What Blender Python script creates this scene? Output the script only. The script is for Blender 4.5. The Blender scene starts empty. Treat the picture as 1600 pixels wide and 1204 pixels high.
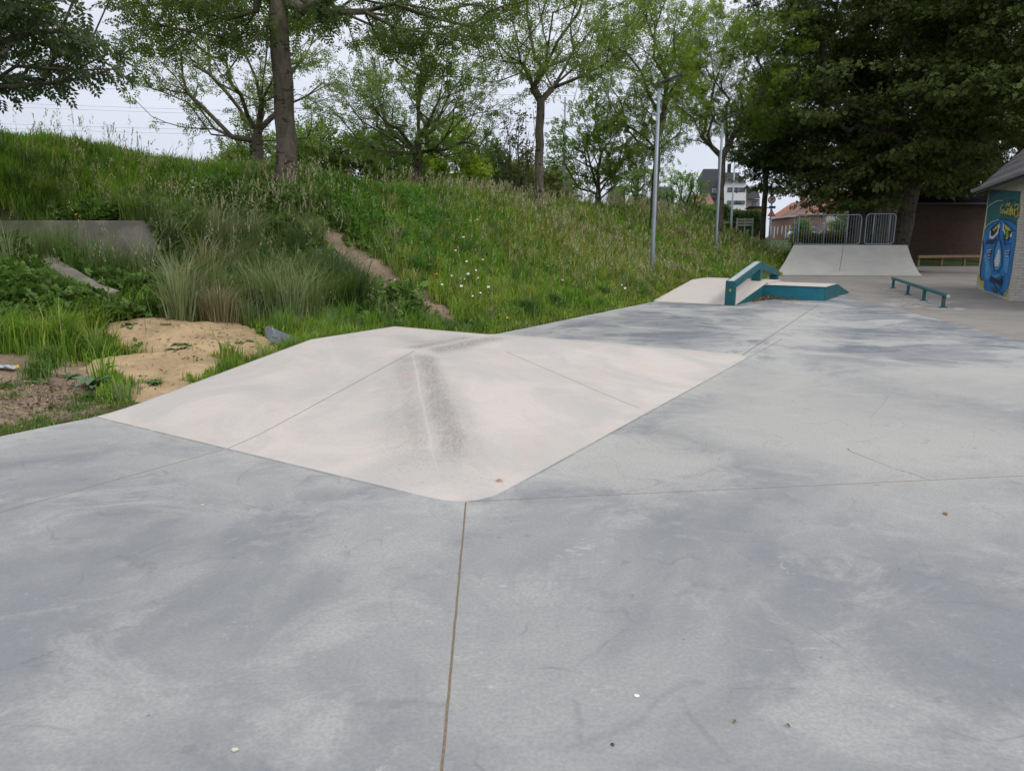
import bpy, math, numpy as np
from mathutils import Vector
R = math.radians
rng = np.random.default_rng(7)
scene = bpy.context.scene
col = scene.collection
# ------------------------------------------------------------ camera
F, HC, TH = 1110.0, 1.6, R(11.8)
cam = bpy.data.cameras.new('camera'); camo = bpy.data.objects.new('camera', cam); col.objects.link(camo)
cam.sensor_width = 36; cam.lens = F / 1600 * 36; cam.clip_end = 3000; cam.clip_start = .05
camo.location = (0, 0, HC); camo.rotation_euler = (math.pi / 2 - TH, 0, 0)
scene.camera = camo
# ------------------------------------------------------------ world, sun, exposure
SUN_EL, SUN_AZ = R(52), R(125)      # azimuth clockwise from +Y
w = bpy.data.worlds.new('World'); scene.world = w; w.use_nodes = True
nt = w.node_tree; N = nt.nodes; Lk = nt.links; N.clear()
out = N.new('ShaderNodeOutputWorld'); bg = N.new('ShaderNodeBackground'); bg.inputs[1].default_value = 0.1
sky = N.new('ShaderNodeTexSky'); sky.sky_type = 'NISHITA'; sky.sun_disc = False; sky.sun_elevation = SUN_EL; sky.sun_rotation = SUN_AZ
tc = N.new('ShaderNodeTexCoord'); sep = N.new('ShaderNodeSeparateXYZ'); Lk.new(tc.outputs['Generated'], sep.inputs[0])
rp = N.new('ShaderNodeValToRGB'); Lk.new(sep.outputs['Z'], rp.inputs[0])
e = rp.color_ramp.elements
e[0].position = 0.0; e[0].color = (.62, .66, .75, 1); e[1].position = 1.0; e[1].color = (1.30, 1.33, 1.40, 1)
x = e.new(.12); x.color = (.66, .70, .80, 1); x = e.new(.38); x.color = (.82, .84, .90, 1)
mp = N.new('ShaderNodeMapping'); Lk.new(tc.outputs['Generated'], mp.inputs[0]); mp.inputs['Scale'].default_value = (1, 1, 3.2)
nz = N.new('ShaderNodeTexNoise'); nz.inputs['Scale'].default_value = 2.3; nz.inputs['Detail'].default_value = 6; Lk.new(mp.outputs[0], nz.inputs[0])
mr = N.new('ShaderNodeMapRange'); mr.inputs[1].default_value = .3; mr.inputs[2].default_value = .7; mr.inputs[3].default_value = 9.6; mr.inputs[4].default_value = 12.0
Lk.new(nz.outputs[0], mr.inputs[0])
vm = N.new('ShaderNodeVectorMath'); vm.operation = 'SCALE'; Lk.new(rp.outputs[0], vm.inputs[0]); Lk.new(mr.outputs[0], vm.inputs['Scale'])
mx = N.new('ShaderNodeMix'); mx.data_type = 'RGBA'; mx.inputs[0].default_value = .88
Lk.new(sky.outputs[0], mx.inputs[6]); Lk.new(vm.outputs[0], mx.inputs[7])
Lk.new(mx.outputs[2], bg.inputs[0]); Lk.new(bg.outputs[0], out.inputs[0])
sl = bpy.data.lights.new('sun', 'SUN'); sl.energy = 1.2; sl.angle = R(18); sl.color = (1, .96, .9)
so = bpy.data.objects.new('sun', sl); col.objects.link(so)
sd = Vector((math.sin(SUN_AZ) * math.cos(SUN_EL), math.cos(SUN_AZ) * math.cos(SUN_EL), math.sin(SUN_EL)))
so.rotation_euler = sd.to_track_quat('Z', 'Y').to_euler()
so.location = (0, 0, 40)
scene.view_settings.view_transform = 'Standard'; scene.view_settings.look = 'None'
scene.view_settings.exposure = .12; scene.view_settings.gamma = 1
scene.cycles.max_bounces = 6; scene.cycles.transparent_max_bounces = 4
scene.cycles.diffuse_bounces = 4

# ------------------------------------------------------------ helpers
WLOC = {}
def P(px, py, z=0.0, Y=None):
    dx = (px - 800) / F; dy = -(py - 602) / F
    d = np.array([dx, math.cos(TH) + dy * math.sin(TH), -math.sin(TH) + dy * math.cos(TH)])
    k = (Y / d[1]) if Y is not None else ((z - HC) / d[2])
    return np.array([0, 0, HC]) + k * d
def project(p):
    p = np.asarray(p, float); r = p - np.array([0, 0, HC])
    f = r[..., 1] * math.cos(TH) - r[..., 2] * math.sin(TH)
    u = r[..., 1] * math.sin(TH) + r[..., 2] * math.cos(TH)
    f = np.where(f < .1, .1, f)
    return 800 + F * r[..., 0] / f, 602 - F * u / f
def tag(o, label=None, cat=None, group=None, kind=None):
    if label: o['label'] = label
    if cat: o['category'] = cat
    if group: o['group'] = group
    if kind: o['kind'] = kind
    return o
def root(name, loc, label, cat, group=None):
    o = bpy.data.objects.new(name, None); col.objects.link(o); o.location = tuple(float(v) for v in loc)
    o.empty_display_size = .2
    return tag(o, label, cat, group)
def link_mesh(name, me, mat, parent=None, origin=None, smooth=False):
    o = bpy.data.objects.new(name, me); col.objects.link(o)
    if mat is not None: me.materials.append(mat)
    if parent is not None:
        off = WLOC.get(parent.name, parent.location.copy()); WLOC[o.name] = off
        me.transform(__import__('mathutils').Matrix.Translation(-off)); o.parent = parent
    elif origin is not None:
        off = Vector([float(v) for v in origin]); WLOC[o.name] = off
        me.transform(__import__('mathutils').Matrix.Translation(-off)); o.location = off
    else: WLOC[o.name] = Vector((0, 0, 0))
    if smooth: me.polygons.foreach_set('use_smooth', [True] * len(me.polygons))
    return o
def fast_mesh(name, V, Fc, colors=None):
    """V (n,3); Fc (m,k) all faces with k corners"""
    me = bpy.data.meshes.new(name); V = np.ascontiguousarray(V, dtype=np.float32); Fc = np.ascontiguousarray(Fc, dtype=np.int32)
    m, k = Fc.shape
    me.vertices.add(len(V)); me.vertices.foreach_set('co', V.ravel())
    me.loops.add(m * k); me.loops.foreach_set('vertex_index', Fc.ravel())
    me.polygons.add(m); me.polygons.foreach_set('loop_start', np.arange(0, m * k, k, dtype=np.int32))
    if colors is not None:
        a = me.attributes.new('tint', 'FLOAT_COLOR', 'POINT')
        c = np.ones((len(V), 4), np.float32); c[:, :3] = colors
        a.data.foreach_set('color', c.ravel())
    me.update(calc_edges=True)
    return me
class MB:
    def __init__(s): s.v = []; s.f = []
    def add(s, vs, fs):
        b = len(s.v); s.v += [tuple(float(c) for c in q) for q in vs]; s.f += [tuple(b + i for i in f) for f in fs]; return s
    def box(s, c, sz, ax=None, bev=0):
        c = np.array(c, float); h = np.array(sz, float) / 2
        A = np.eye(3) if ax is None else np.array(ax, float)
        vs = [c + A[0] * h[0] * i + A[1] * h[1] * j + A[2] * h[2] * k for i in (-1, 1) for j in (-1, 1) for k in (-1, 1)]
        return s.add(vs, [(0, 1, 3, 2), (4, 6, 7, 5), (0, 4, 5, 1), (2, 3, 7, 6), (0, 2, 6, 4), (1, 5, 7, 3)])
    def bar(s, a, b, w, h, up=(0, 0, 1)):
        a = np.array(a, float); b = np.array(b, float); d = b - a; L = np.linalg.norm(d); d /= L
        up = np.array(up, float); sx = np.cross(d, up); sx /= np.linalg.norm(sx); u = np.cross(sx, d)
        return s.box((a + b) / 2, (L, w, h), (d, sx, u))
    def tube(s, pts, r, n=8, caps=True, closed=False):
        pts = [np.array(p, float) for p in pts]; m = len(pts); rr = r if hasattr(r, '__len__') else [r] * m
        b = len(s.v); up = np.array([.13, .21, .97])
        for i, p in enumerate(pts):
            if closed: t = pts[(i + 1) % m] - pts[i - 1]
            else: t = pts[min(i + 1, m - 1)] - pts[max(i - 1, 0)]
            t = t / (np.linalg.norm(t) + 1e-9)
            x = np.cross(t, up); 
            if np.linalg.norm(x) < .15: x = np.cross(t, np.array([1., 0, 0]))
            x /= np.linalg.norm(x); y = np.cross(t, x)
            for k in range(n):
                a = 2 * math.pi * k / n; s.v.append(tuple(p + rr[i] * (math.cos(a) * x + math.sin(a) * y)))
        for i in range(m if closed else m - 1):
            j = (i + 1) % m
            for k in range(n):
                k2 = (k + 1) % n; s.f.append((b + i * n + k, b + i * n + k2, b + j * n + k2, b + j * n + k))
        if caps and not closed:
            s.f.append(tuple(b + k for k in range(n))[::-1]); s.f.append(tuple(b + (m - 1) * n + k for k in range(n)))
        return s
    def prism(s, poly, ext):
        """planar polygon (3-D points) extruded by vector ext"""
        poly = [np.array(p, float) for p in poly]; n = len(poly); ext = np.array(ext, float)
        return s.add(poly + [p + ext for p in poly], [tuple(range(n))[::-1], tuple(range(n, 2 * n))] + [(i, (i + 1) % n, n + (i + 1) % n, n + i) for i in range(n)])
    def lathe(s, c, prof, n=16):
        b = len(s.v)
        for r, z in prof:
            for k in range(n):
                a = 2 * math.pi * k / n; s.v.append((c[0] + r * math.cos(a), c[1] + r * math.sin(a), c[2] + z))
        for i in range(len(prof) - 1):
            for k in range(n):
                k2 = (k + 1) % n; s.f.append((b + i * n + k, b + i * n + k2, b + (i + 1) * n + k2, b + (i + 1) * n + k))
        return s
    def build(s, name, mat, parent=None, origin=None, smooth=False, bevel=0):
        me = bpy.data.meshes.new(name); me.from_pydata(s.v, [], s.f); me.update()
        import bmesh
        bm = bmesh.new(); bm.from_mesh(me); bmesh.ops.recalc_face_normals(bm, faces=bm.faces); bm.to_mesh(me); bm.free()
        o = link_mesh(name, me, mat, parent, origin, smooth)
        if bevel:
            m = o.modifiers.new('bevel', 'BEVEL'); m.width = bevel; m.segments = 2; m.limit_method = 'ANGLE'; m.angle_limit = R(40)
        return o

# ------------------------------------------------------------ materials
def newmat(name):
    m = bpy.data.materials.new(name); m.use_nodes = True; m.node_tree.nodes.clear()
    return m, m.node_tree.nodes, m.node_tree.links
def mathn(N, L, op, a, b=None, c=None, clamp=False):
    n = N.new('ShaderNodeMath'); n.operation = op; n.use_clamp = clamp
    for i, v in enumerate((a, b, c)):
        if v is None: continue
        if isinstance(v, (int, float)): n.inputs[i].default_value = v
        else: L.new(v, n.inputs[i])
    return n.outputs[0]
def mixc(N, L, fac, a, b):
    n = N.new('ShaderNodeMix'); n.data_type = 'RGBA'
    for i, v in ((0, fac), (6, a), (7, b)):
        if isinstance(v, (int, float)): n.inputs[i].default_value = v
        elif isinstance(v, tuple): n.inputs[i].default_value = (*v, 1) if len(v) == 3 else v
        else: L.new(v, n.inputs[i])
    return n.outputs[2]
def noise(N, L, vec, scale, detail=4, rough=.55, dist=0.0):
    n = N.new('ShaderNodeTexNoise'); n.inputs['Scale'].default_value = scale; n.inputs['Detail'].default_value = detail
    n.inputs['Roughness'].default_value = rough; n.inputs['Distortion'].default_value = dist
    L.new(vec, n.inputs[0]); return n.outputs[0]
def remap(N, L, v, a, b, c=0.0, d=1.0):
    n = N.new('ShaderNodeMapRange'); n.interpolation_type = 'SMOOTHSTEP'; L.new(v, n.inputs[0])
    for i, q in enumerate((a, b, c, d)): n.inputs[i + 1].default_value = q
    return n.outputs[0]
def scaled(N, L, vec, s):
    n = N.new('ShaderNodeMapping'); L.new(vec, n.inputs[0]); n.inputs['Scale'].default_value = s; return n.outputs[0]
def finish(N, L, colr, rough=.8, bumpv=None, bstr=.3, bdist=.01, spec=.3, metal=0.0):
    p = N.new('ShaderNodeBsdfPrincipled'); o = N.new('ShaderNodeOutputMaterial')
    if isinstance(colr, tuple): p.inputs['Base Color'].default_value = (*colr, 1)
    else: L.new(colr, p.inputs['Base Color'])
    if isinstance(rough, (int, float)): p.inputs['Roughness'].default_value = rough
    else: L.new(rough, p.inputs['Roughness'])
    p.inputs['Specular IOR Level'].default_value = spec; p.inputs['Metallic'].default_value = metal
    if bumpv is not None:
        b = N.new('ShaderNodeBump'); b.inputs['Strength'].default_value = bstr; b.inputs['Distance'].default_value = bdist
        L.new(bumpv, b.inputs['Height']); L.new(b.outputs[0], p.inputs['Normal'])
    L.new(p.outputs[0], o.inputs[0]); return p
def simple(name, c1, c2=None, scale=6.0, rough=.7, bump=.2, bdist=.005, metal=0.0, spec=.3, coord='Object', detail=5, stretch=(1, 1, 1)):
    m, N, L = newmat(name); t = N.new('ShaderNodeTexCoord'); v = scaled(N, L, t.outputs[coord], stretch)
    n1 = noise(N, L, v, scale, detail, .6)
    c2 = c2 or tuple(c * .75 for c in c1)
    cc = mixc(N, L, remap(N, L, n1, .33, .67), c1, c2)
    finish(N, L, cc, rough, noise(N, L, v, scale * 5, 3), bump, bdist, spec, metal)
    return m
def line_mask(N, L, posxy, a, b, width, wob=0.0, wn=None, soft=.3, es=0.0):
    """1 on a thin line from a to b in plan (sawn joint)"""
    a = np.array(a[:2], float); b = np.array(b[:2], float); d = b - a; ln = np.linalg.norm(d); d /= ln; nrm = np.array([-d[1], d[0]])
    def dot(vec, c):
        n = N.new('ShaderNodeVectorMath'); n.operation = 'DOT_PRODUCT'; L.new(posxy, n.inputs[0]); n.inputs[1].default_value = (vec[0], vec[1], 0)
        return mathn(N, L, 'SUBTRACT', n.outputs['Value'], float(c))
    dn = dot(nrm, nrm @ a)
    if wn is not None: dn = mathn(N, L, 'ADD', dn, mathn(N, L, 'MULTIPLY', mathn(N, L, 'SUBTRACT', wn, .5), wob))
    dd = mathn(N, L, 'ABSOLUTE', dn)
    m1 = remap(N, L, dd, width * (1 - soft), width * (1 + soft), 1.0, 0.0)
    al = dot(d, d @ a)
    if es > 0: return mathn(N, L, 'MULTIPLY', m1, mathn(N, L, 'MULTIPLY', remap(N, L, al, 0.0, es * .4), remap(N, L, al, float(ln - es), float(ln), 1.0, 0.0)))
    m2 = mathn(N, L, 'GREATER_THAN', al, 0.0); m3 = mathn(N, L, 'LESS_THAN', al, float(ln))
    return mathn(N, L, 'MULTIPLY', m1, mathn(N, L, 'MULTIPLY', m2, m3))
def vmax(N, L, vals):
    r = vals[0]
    for v in vals[1:]: r = mathn(N, L, 'MAXIMUM', r, v)
    return r

O2 = np.array([-.32, 11.79]); U2 = np.array([.532, .847]); U2 /= np.linalg.norm(U2); N2 = np.array([-U2[1], U2[0]]); B2 = -N2
def st(s, t): q = O2 + U2 * s + N2 * t; return q
K0 = np.array([-1.05, 7.61]); HIP_L, HIP_W, HIP_H = 2.45, 1.5, .40
J = {k: P(*v)[:2] for k, v in dict(J=(350, 702), J0=(0, 800), J1=(728, 784), J2=(690, 1204), J3=(732, 783), J4=(1600, 743), J5=(1135, 571), J6=(1280, 475), Ja=(1000, 638)).items()}
jA = lambda a, b, k=3.0: b + (b - a) / np.linalg.norm(b - a) * k

def slab_mat(name='slab_concrete'):
    m, N, L = newmat(name); g = N.new('ShaderNodeNewGeometry'); pos = g.outputs['Position']
    big = noise(N, L, pos, .55, 5, .62, .6); mid = noise(N, L, pos, 1.9, 8, .72, .5); mid2 = noise(N, L, scaled(N, L, pos, (1, 1.35, 1)), 1.1, 9, .74, .8)
    c = mixc(N, L, remap(N, L, big, .36, .62), (.214, .220, .231), (.330, .329, .320))
    c = mixc(N, L, mathn(N, L, 'MULTIPLY', remap(N, L, mid2, .50, .64), .6), c, (.395, .39, .375))
    c = mixc(N, L, mathn(N, L, 'MULTIPLY', remap(N, L, mid, .54, .72), .55), c, (.175, .180, .195))
    # dark trowel burn patches towards the far end
    far = noise(N, L, scaled(N, L, pos, (.9, 1.5, 1)), .8, 8, .7, 1.2)
    sp = N.new('ShaderNodeSeparateXYZ'); L.new(pos, sp.inputs[0])
    fm = mathn(N, L, 'MULTIPLY', remap(N, L, sp.outputs['Y'], 7, 10.5), remap(N, L, far, .475, .60))
    c = mixc(N, L, mathn(N, L, 'MULTIPLY', fm, .85), c, (.13, .148, .175))
    pm = mathn(N, L, 'MULTIPLY', remap(N, L, sp.outputs['Y'], 6, 10), remap(N, L, big, .5, .6))
    c = mixc(N, L, mathn(N, L, 'MULTIPLY', pm, .55), c, (.46, .455, .43))
    wl_ = []
    for q_, r_ in ((P(1330, 660), 1.9), (P(1180, 600), 1.3), (P(1560, 600), 1.6), (P(1000, 720), .8)):
        n = N.new('ShaderNodeVectorMath'); n.operation = 'DISTANCE'; L.new(pos, n.inputs[0]); n.inputs[1].default_value = tuple(q_)
        wl_.append(remap(N, L, mathn(N, L, 'ADD', n.outputs['Value'], mathn(N, L, 'MULTIPLY', mathn(N, L, 'SUBTRACT', mid, .5), 1.6)), r_ * .5, r_ * 1.15, 1.0, 0.0))
    c = mixc(N, L, mathn(N, L, 'MULTIPLY', vmax(N, L, wl_), .65), c, (.43, .415, .385))
    # pale cement bloom near the foot of the bank and in small flecks
    fl = noise(N, L, scaled(N, L, pos, (1, 1.6, 1)), 3.1, 10, .78, 1.6)
    c = mixc(N, L, mathn(N, L, 'MULTIPLY', remap(N, L, fl, .60, .68), .6), c, (.48, .48, .455))
    blm = noise(N, L, pos, 2.6, 9, .75, 1.2)
    def dotp(vec, c):
        n = N.new('ShaderNodeVectorMath'); n.operation = 'DOT_PRODUCT'; L.new(pos, n.inputs[0]); n.inputs[1].default_value = (vec[0], vec[1], 0)
        return mathn(N, L, 'SUBTRACT', n.outputs['Value'], float(c))
    dh = vmax(N, L, [dotp(-U2, -U2 @ K0 + HIP_L), dotp(B2, B2 @ K0 + HIP_L), dotp(U2, U2 @ K0 + HIP_W + HIP_L)])
    dh = mathn(N, L, 'ADD', dh, mathn(N, L, 'MULTIPLY', mathn(N, L, 'SUBTRACT', mid, .5), .9))
    bl_ = vmax(N, L, [remap(N, L, dh, -.2, .55, 1.0, 0.0), line_mask(N, L, pos, P(1145, 572)[:2], J['J6'], .7, .5, mid, .95, 2.0), mathn(N, L, 'MULTIPLY', line_mask(N, L, pos, st(-18, 0), st(7.5, 0), .35, .4, mid, .95), .8)])
    c = mixc(N, L, mathn(N, L, 'MULTIPLY', mathn(N, L, 'MULTIPLY', bl_, remap(N, L, blm, .36, .56, .15, 1)), .8), c, (.47, .46, .435))
    fine = noise(N, L, pos, 60, 4, .7); fine2 = noise(N, L, scaled(N, L, pos, (1, 1.4, 1)), 14, 6, .7)
    c = mixc(N, L, mathn(N, L, 'MULTIPLY', remap(N, L, fine, .35, .65), .32), c, (.15, .152, .158))
    c = mixc(N, L, mathn(N, L, 'MULTIPLY', remap(N, L, fine2, .54, .74), .16), c, (.48, .485, .49))
    vo = N.new('ShaderNodeTexVoronoi'); vo.inputs['Scale'].default_value = 9; L.new(pos, vo.inputs[0])
    c = mixc(N, L, mathn(N, L, 'MULTIPLY', remap(N, L, vo.outputs['Distance'], .035, .06, 1.0, 0.0), remap(N, L, mid, .5, .56)), c, (.13, .125, .12))
    for sc__, wd__, amt__, sh__ in ((.55, .0022, .30, (0, 0, 3)), (.9, .0035, .22, (5, 2, 7)), (1.7, .006, .25, (9, 4, 1)), (.7, .0012, .35, (3, 8, 2))):
        mpn = N.new('ShaderNodeMapping'); L.new(pos, mpn.inputs[0]); mpn.inputs['Location'].default_value = sh__
        ct = noise(N, L, mpn.outputs[0], sc__, 2, .4, .3); gate = noise(N, L, mpn.outputs[0], 1.3, 5, .6)
        lm = mathn(N, L, 'MULTIPLY', remap(N, L, mathn(N, L, 'ABSOLUTE', mathn(N, L, 'SUBTRACT', ct, .5)), wd__ * .4, wd__ * 1.2, 1.0, 0.0), remap(N, L, gate, .52, .62))
        c = mixc(N, L, mathn(N, L, 'MULTIPLY', mathn(N, L, 'MULTIPLY', lm, remap(N, L, fine2, .35, .55)), amt__), c, (.10, .10, .11))
    st_ = noise(N, L, pos, 4.3, 3, .5, .4)
    c = mixc(N, L, mathn(N, L, 'MULTIPLY', remap(N, L, st_, .70, .715), .35), c, (.15, .152, .16))
    c = mixc(N, L, mathn(N, L, 'MULTIPLY', remap(N, L, st_, .285, .30, 1, 0), .12), c, (.46, .455, .44))
    # tyre and wheel marks, a crack
    wn = noise(N, L, pos, 1.3, 3); wn2 = noise(N, L, pos, 9, 3)
    marks = []
    for a, b, wd, wob in (((860, 1172), (1110, 1072), .016, .5), ((1048, 1090), (1130, 1190), .011, .3), ((905, 1170), (880, 1090), .010, .3), ((1110, 1076), (1240, 1068), .004, .2),
                          ((900, 1040), (985, 980), .006, .3), ((540, 1090), (700, 1108), .012, .4), ((760, 790), (800, 815), .006, .2), ((1360, 655), (1400, 605), .006, .1), ((800, 560), (790, 575), .004, .1)):
        marks.append(line_mask(N, L, pos, P(*a), P(*b), wd, wob, wn, .9))
    c = mixc(N, L, mathn(N, L, 'MULTIPLY', mathn(N, L, 'MULTIPLY', vmax(N, L, marks), remap(N, L, wn2, .3, .6)), .30), c, (.13, .135, .145))
    sc = [line_mask(N, L, pos, P(*a), P(*b), .02, .5, wn2, .9) for a, b in (((1218, 868), (1250, 898)), ((870, 868), (925, 845)))]
    c = mixc(N, L, mathn(N, L, 'MULTIPLY', mathn(N, L, 'MULTIPLY', vmax(N, L, sc), remap(N, L, fine2, .45, .6)), .3), c, (.6, .6, .58))
    crk = vmax(N, L, [line_mask(N, L, pos, P(*a), P(*b), .0045, .10, wn2, .5) for a, b in (((1320, 700), (1380, 725)), ((1380, 725), (1452, 749)))])
    d0 = vmax(N, L, [dotp(-U2, -U2 @ K0 + HIP_L), dotp(B2, B2 @ K0 + HIP_L)]); cq = K0 - U2 * (HIP_L + .1) + B2 * (HIP_L + .1)
    n = N.new('ShaderNodeVectorMath'); n.operation = 'DISTANCE'; L.new(pos, n.inputs[0]); n.inputs[1].default_value = (cq[0], cq[1], 0)
    gl = mathn(N, L, 'MULTIPLY', remap(N, L, mathn(N, L, 'ABSOLUTE', mathn(N, L, 'SUBTRACT', d0, .148)), .003, .016, 1.0, 0.0), remap(N, L, n.outputs['Value'], .45, .7))
    gl = mathn(N, L, 'MULTIPLY', gl, line_mask(N, L, pos, K0 - U2 * 4, K0 + U2 * 6, 3.2, 0, None, .05))
    c = mixc(N, L, mathn(N, L, 'MULTIPLY', mathn(N, L, 'MULTIPLY', gl, remap(N, L, wn2, .3, .55, .3, 1)), .6), c, (.13, .12, .11))
    # sawn joints with sandy filling
    jt = [line_mask(N, L, pos, a, b, wd, .006, wn2, .25) for a, b, wd in
          ((J['J'], jA(J['J'], J['J0']), .0045), (J['J1'], jA(J['J1'], J['J2']), .0052), (J['J3'], jA(J['J3'], J['J4'], 6), .0038), (J['J5'], J['J6'], .008))]
    jm = vmax(N, L, jt); c = mixc(N, L, mathn(N, L, 'MULTIPLY', crk, .8), c, (.10, .10, .10))
    c = mixc(N, L, jm, c, mixc(N, L, fine, (.045, .036, .026), (.30, .235, .15)))
    h = mathn(N, L, 'SUBTRACT', mathn(N, L, 'ADD', mathn(N, L, 'MULTIPLY', fine2, .4), mathn(N, L, 'MULTIPLY', fine, .25)), jm)
    finish(N, L, c, remap(N, L, mid, .3, .7, .62, .85), h, .35, .003, .3)
    return m
def bank_mat(name, c1, c2, joints, jw=.006, scuff=None):
    m, N, L = newmat(name); g = N.new('ShaderNodeNewGeometry'); pos = g.outputs['Position']
    big = noise(N, L, pos, .9, 6, .65, .8); fine = noise(N, L, pos, 70, 4, .7); f2 = noise(N, L, scaled(N, L, pos, (1, 2.5, 2)), 11, 7, .72)
    pin = noise(N, L, scaled(N, L, pos, (1.1, .9, 1)), 1.7, 7, .7, 1)
    c = mixc(N, L, remap(N, L, big, .35, .65), c1, c2)
    c = mixc(N, L, mathn(N, L, 'MULTIPLY', remap(N, L, pin, .52, .66), .5), c, (c1[0] * 1.02, c1[1] * .90, c1[2] * .84))
    c = mixc(N, L, mathn(N, L, 'MULTIPLY', remap(N, L, f2, .5, .75), .35), c, tuple(q * .80 for q in c1))
    c = mixc(N, L, mathn(N, L, 'MULTIPLY', remap(N, L, fine, .4, .7), .28), c, tuple(q * .62 for q in c1))
    wn = noise(N, L, pos, 8, 3); wn1 = noise(N, L, pos, 2.2, 4); jm = vmax(N, L, [line_mask(N, L, pos, a, b, jw, .008, wn, .3) for a, b in joints])
    if scuff:
        sk = noise(N, L, pos, 22, 8, .8, 2.5)
        st1 = noise(N, L, scaled(N, L, pos, (5, 1, 1)), 5, 9, .85, 2.0)
        ms = [mathn(N, L, 'MULTIPLY', line_mask(N, L, pos, a, b, wd, .14, wn1, .9, .5), amt) for a, b, wd, amt in scuff]
        s = mathn(N, L, 'MULTIPLY', vmax(N, L, ms), mathn(N, L, 'MULTIPLY', remap(N, L, sk, .34, .56, .45, 1.0), remap(N, L, st1, .36, .6, .4, 1.0)))
        c = mixc(N, L, s, c, (.20, .19, .178))
        arcs = noise(N, L, scaled(N, L, pos, (1.2, 1, 1)), 3.2, 3, .5, 4.0)
        am = mathn(N, L, 'MULTIPLY', remap(N, L, mathn(N, L, 'ABSOLUTE', mathn(N, L, 'SUBTRACT', arcs, .5)), .004, .010, 1, 0), line_mask(N, L, pos, scuff[0][0], scuff[0][1], .42, .3, wn1, .9))
        c = mixc(N, L, mathn(N, L, 'MULTIPLY', am, .35), c, (.16, .15, .14))
        ln = vmax(N, L, [line_mask(N, L, pos, a, b, .009, .03, wn, .9, .6) for a, b, wd, amt in scuff[:2]])
        c = mixc(N, L, mathn(N, L, 'MULTIPLY', ln, mathn(N, L, 'MULTIPLY', remap(N, L, sk, .42, .55), .5)), c, (.54, .51, .475))
    c = mixc(N, L, mathn(N, L, 'MULTIPLY', jm, .8), c, (.10, .085, .07))
    h = mathn(N, L, 'SUBTRACT', mathn(N, L, 'ADD', mathn(N, L, 'MULTIPLY', f2, .5), mathn(N, L, 'MULTIPLY', fine, .3)), jm)
    finish(N, L, c, .85, h, .4, .004, .2)
    return m
def leaf_mat(name, transl=.35, rough=.55, spec=.35):
    m, N, L = newmat(name); a = N.new('ShaderNodeAttribute'); a.attribute_name = 'tint'
    p = N.new('ShaderNodeBsdfPrincipled'); L.new(a.outputs['Color'], p.inputs['Base Color']); p.inputs['Roughness'].default_value = rough; p.inputs['Specular IOR Level'].default_value = spec
    t = N.new('ShaderNodeBsdfTranslucent'); mc = N.new('ShaderNodeVectorMath'); mc.operation = 'MULTIPLY'; L.new(a.outputs['Color'], mc.inputs[0]); mc.inputs[1].default_value = (1.25, 1.35, .7); L.new(mc.outputs[0], t.inputs[0])
    mx = N.new('ShaderNodeMixShader'); mx.inputs[0].default_value = transl; L.new(p.outputs[0], mx.inputs[1]); L.new(t.outputs[0], mx.inputs[2])
    o = N.new('ShaderNodeOutputMaterial'); L.new(mx.outputs[0], o.inputs[0]); return m
def bark_mat(name, c1, c2):
    m, N, L = newmat(name); t = N.new('ShaderNodeTexCoord'); v = t.outputs['Object']
    n1 = noise(N, L, scaled(N, L, v, (6, 6, 2.2)), 1.6, 7, .7, .6); n2 = noise(N, L, scaled(N, L, v, (2.4, 2.4, 5.5)), 1.5, 3, .5, .4); n3 = noise(N, L, v, 1.1, 3)
    c = mixc(N, L, remap(N, L, n1, .35, .65), c1, c2)
    c = mixc(N, L, mathn(N, L, 'MULTIPLY', remap(N, L, n2, .57, .63), .75), c, tuple(q * .28 for q in c2))
    c = mixc(N, L, mathn(N, L, 'MULTIPLY', remap(N, L, n3, .5, .65), .5), c, (.11, .115, .06))
    finish(N, L, c, .95, n1, .8, .03, .1); return m
def brick_mat(name, c1, c2, mort, sc=1.0, bump=.4, peel=None, coord='Object', rot=0.0):
    m, N, L = newmat(name); t = N.new('ShaderNodeTexCoord'); v = t.outputs[coord]
    # brick courses laid along the wall: (horizontal distance, height)
    sp = N.new('ShaderNodeSeparateXYZ'); L.new(v, sp.inputs[0])
    al = mathn(N, L, 'ADD', mathn(N, L, 'MULTIPLY', sp.outputs['X'], math.cos(rot)), mathn(N, L, 'MULTIPLY', sp.outputs['Y'], math.sin(rot)))
    cb = N.new('ShaderNodeCombineXYZ'); L.new(al, cb.inputs[0]); L.new(sp.outputs['Z'], cb.inputs[1])
    b = N.new('ShaderNodeTexBrick'); L.new(cb.outputs[0], b.inputs[0]); b.inputs['Scale'].default_value = sc
    b.inputs['Brick Width'].default_value = .21; b.inputs['Row Height'].default_value = .07; b.inputs['Mortar Size'].default_value = .008; b.inputs['Mortar Smooth'].default_value = .2
    b.inputs['Color1'].default_value = (*c1, 1); b.inputs['Color2'].default_value = (*c2, 1); b.inputs['Mortar'].default_value = (*mort, 1)
    n1 = noise(N, L, v, 2.2, 7, .7, .5)
    c = mixc(N, L, mathn(N, L, 'MULTIPLY', remap(N, L, n1, .45, .7), .4), b.outputs[0], tuple(q * .55 for q in c1))
    if peel:
        n2 = noise(N, L, scaled(N, L, v, (1, 1, 3)), 5, 9, .8, 1.5); c = mixc(N, L, remap(N, L, n2, .55, .60), c, peel)
    h = mathn(N, L, 'SUBTRACT', mathn(N, L, 'MULTIPLY', n1, .3), b.outputs['Fac'])
    finish(N, L, c, .85, h, bump, .008, .2); return m

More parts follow.
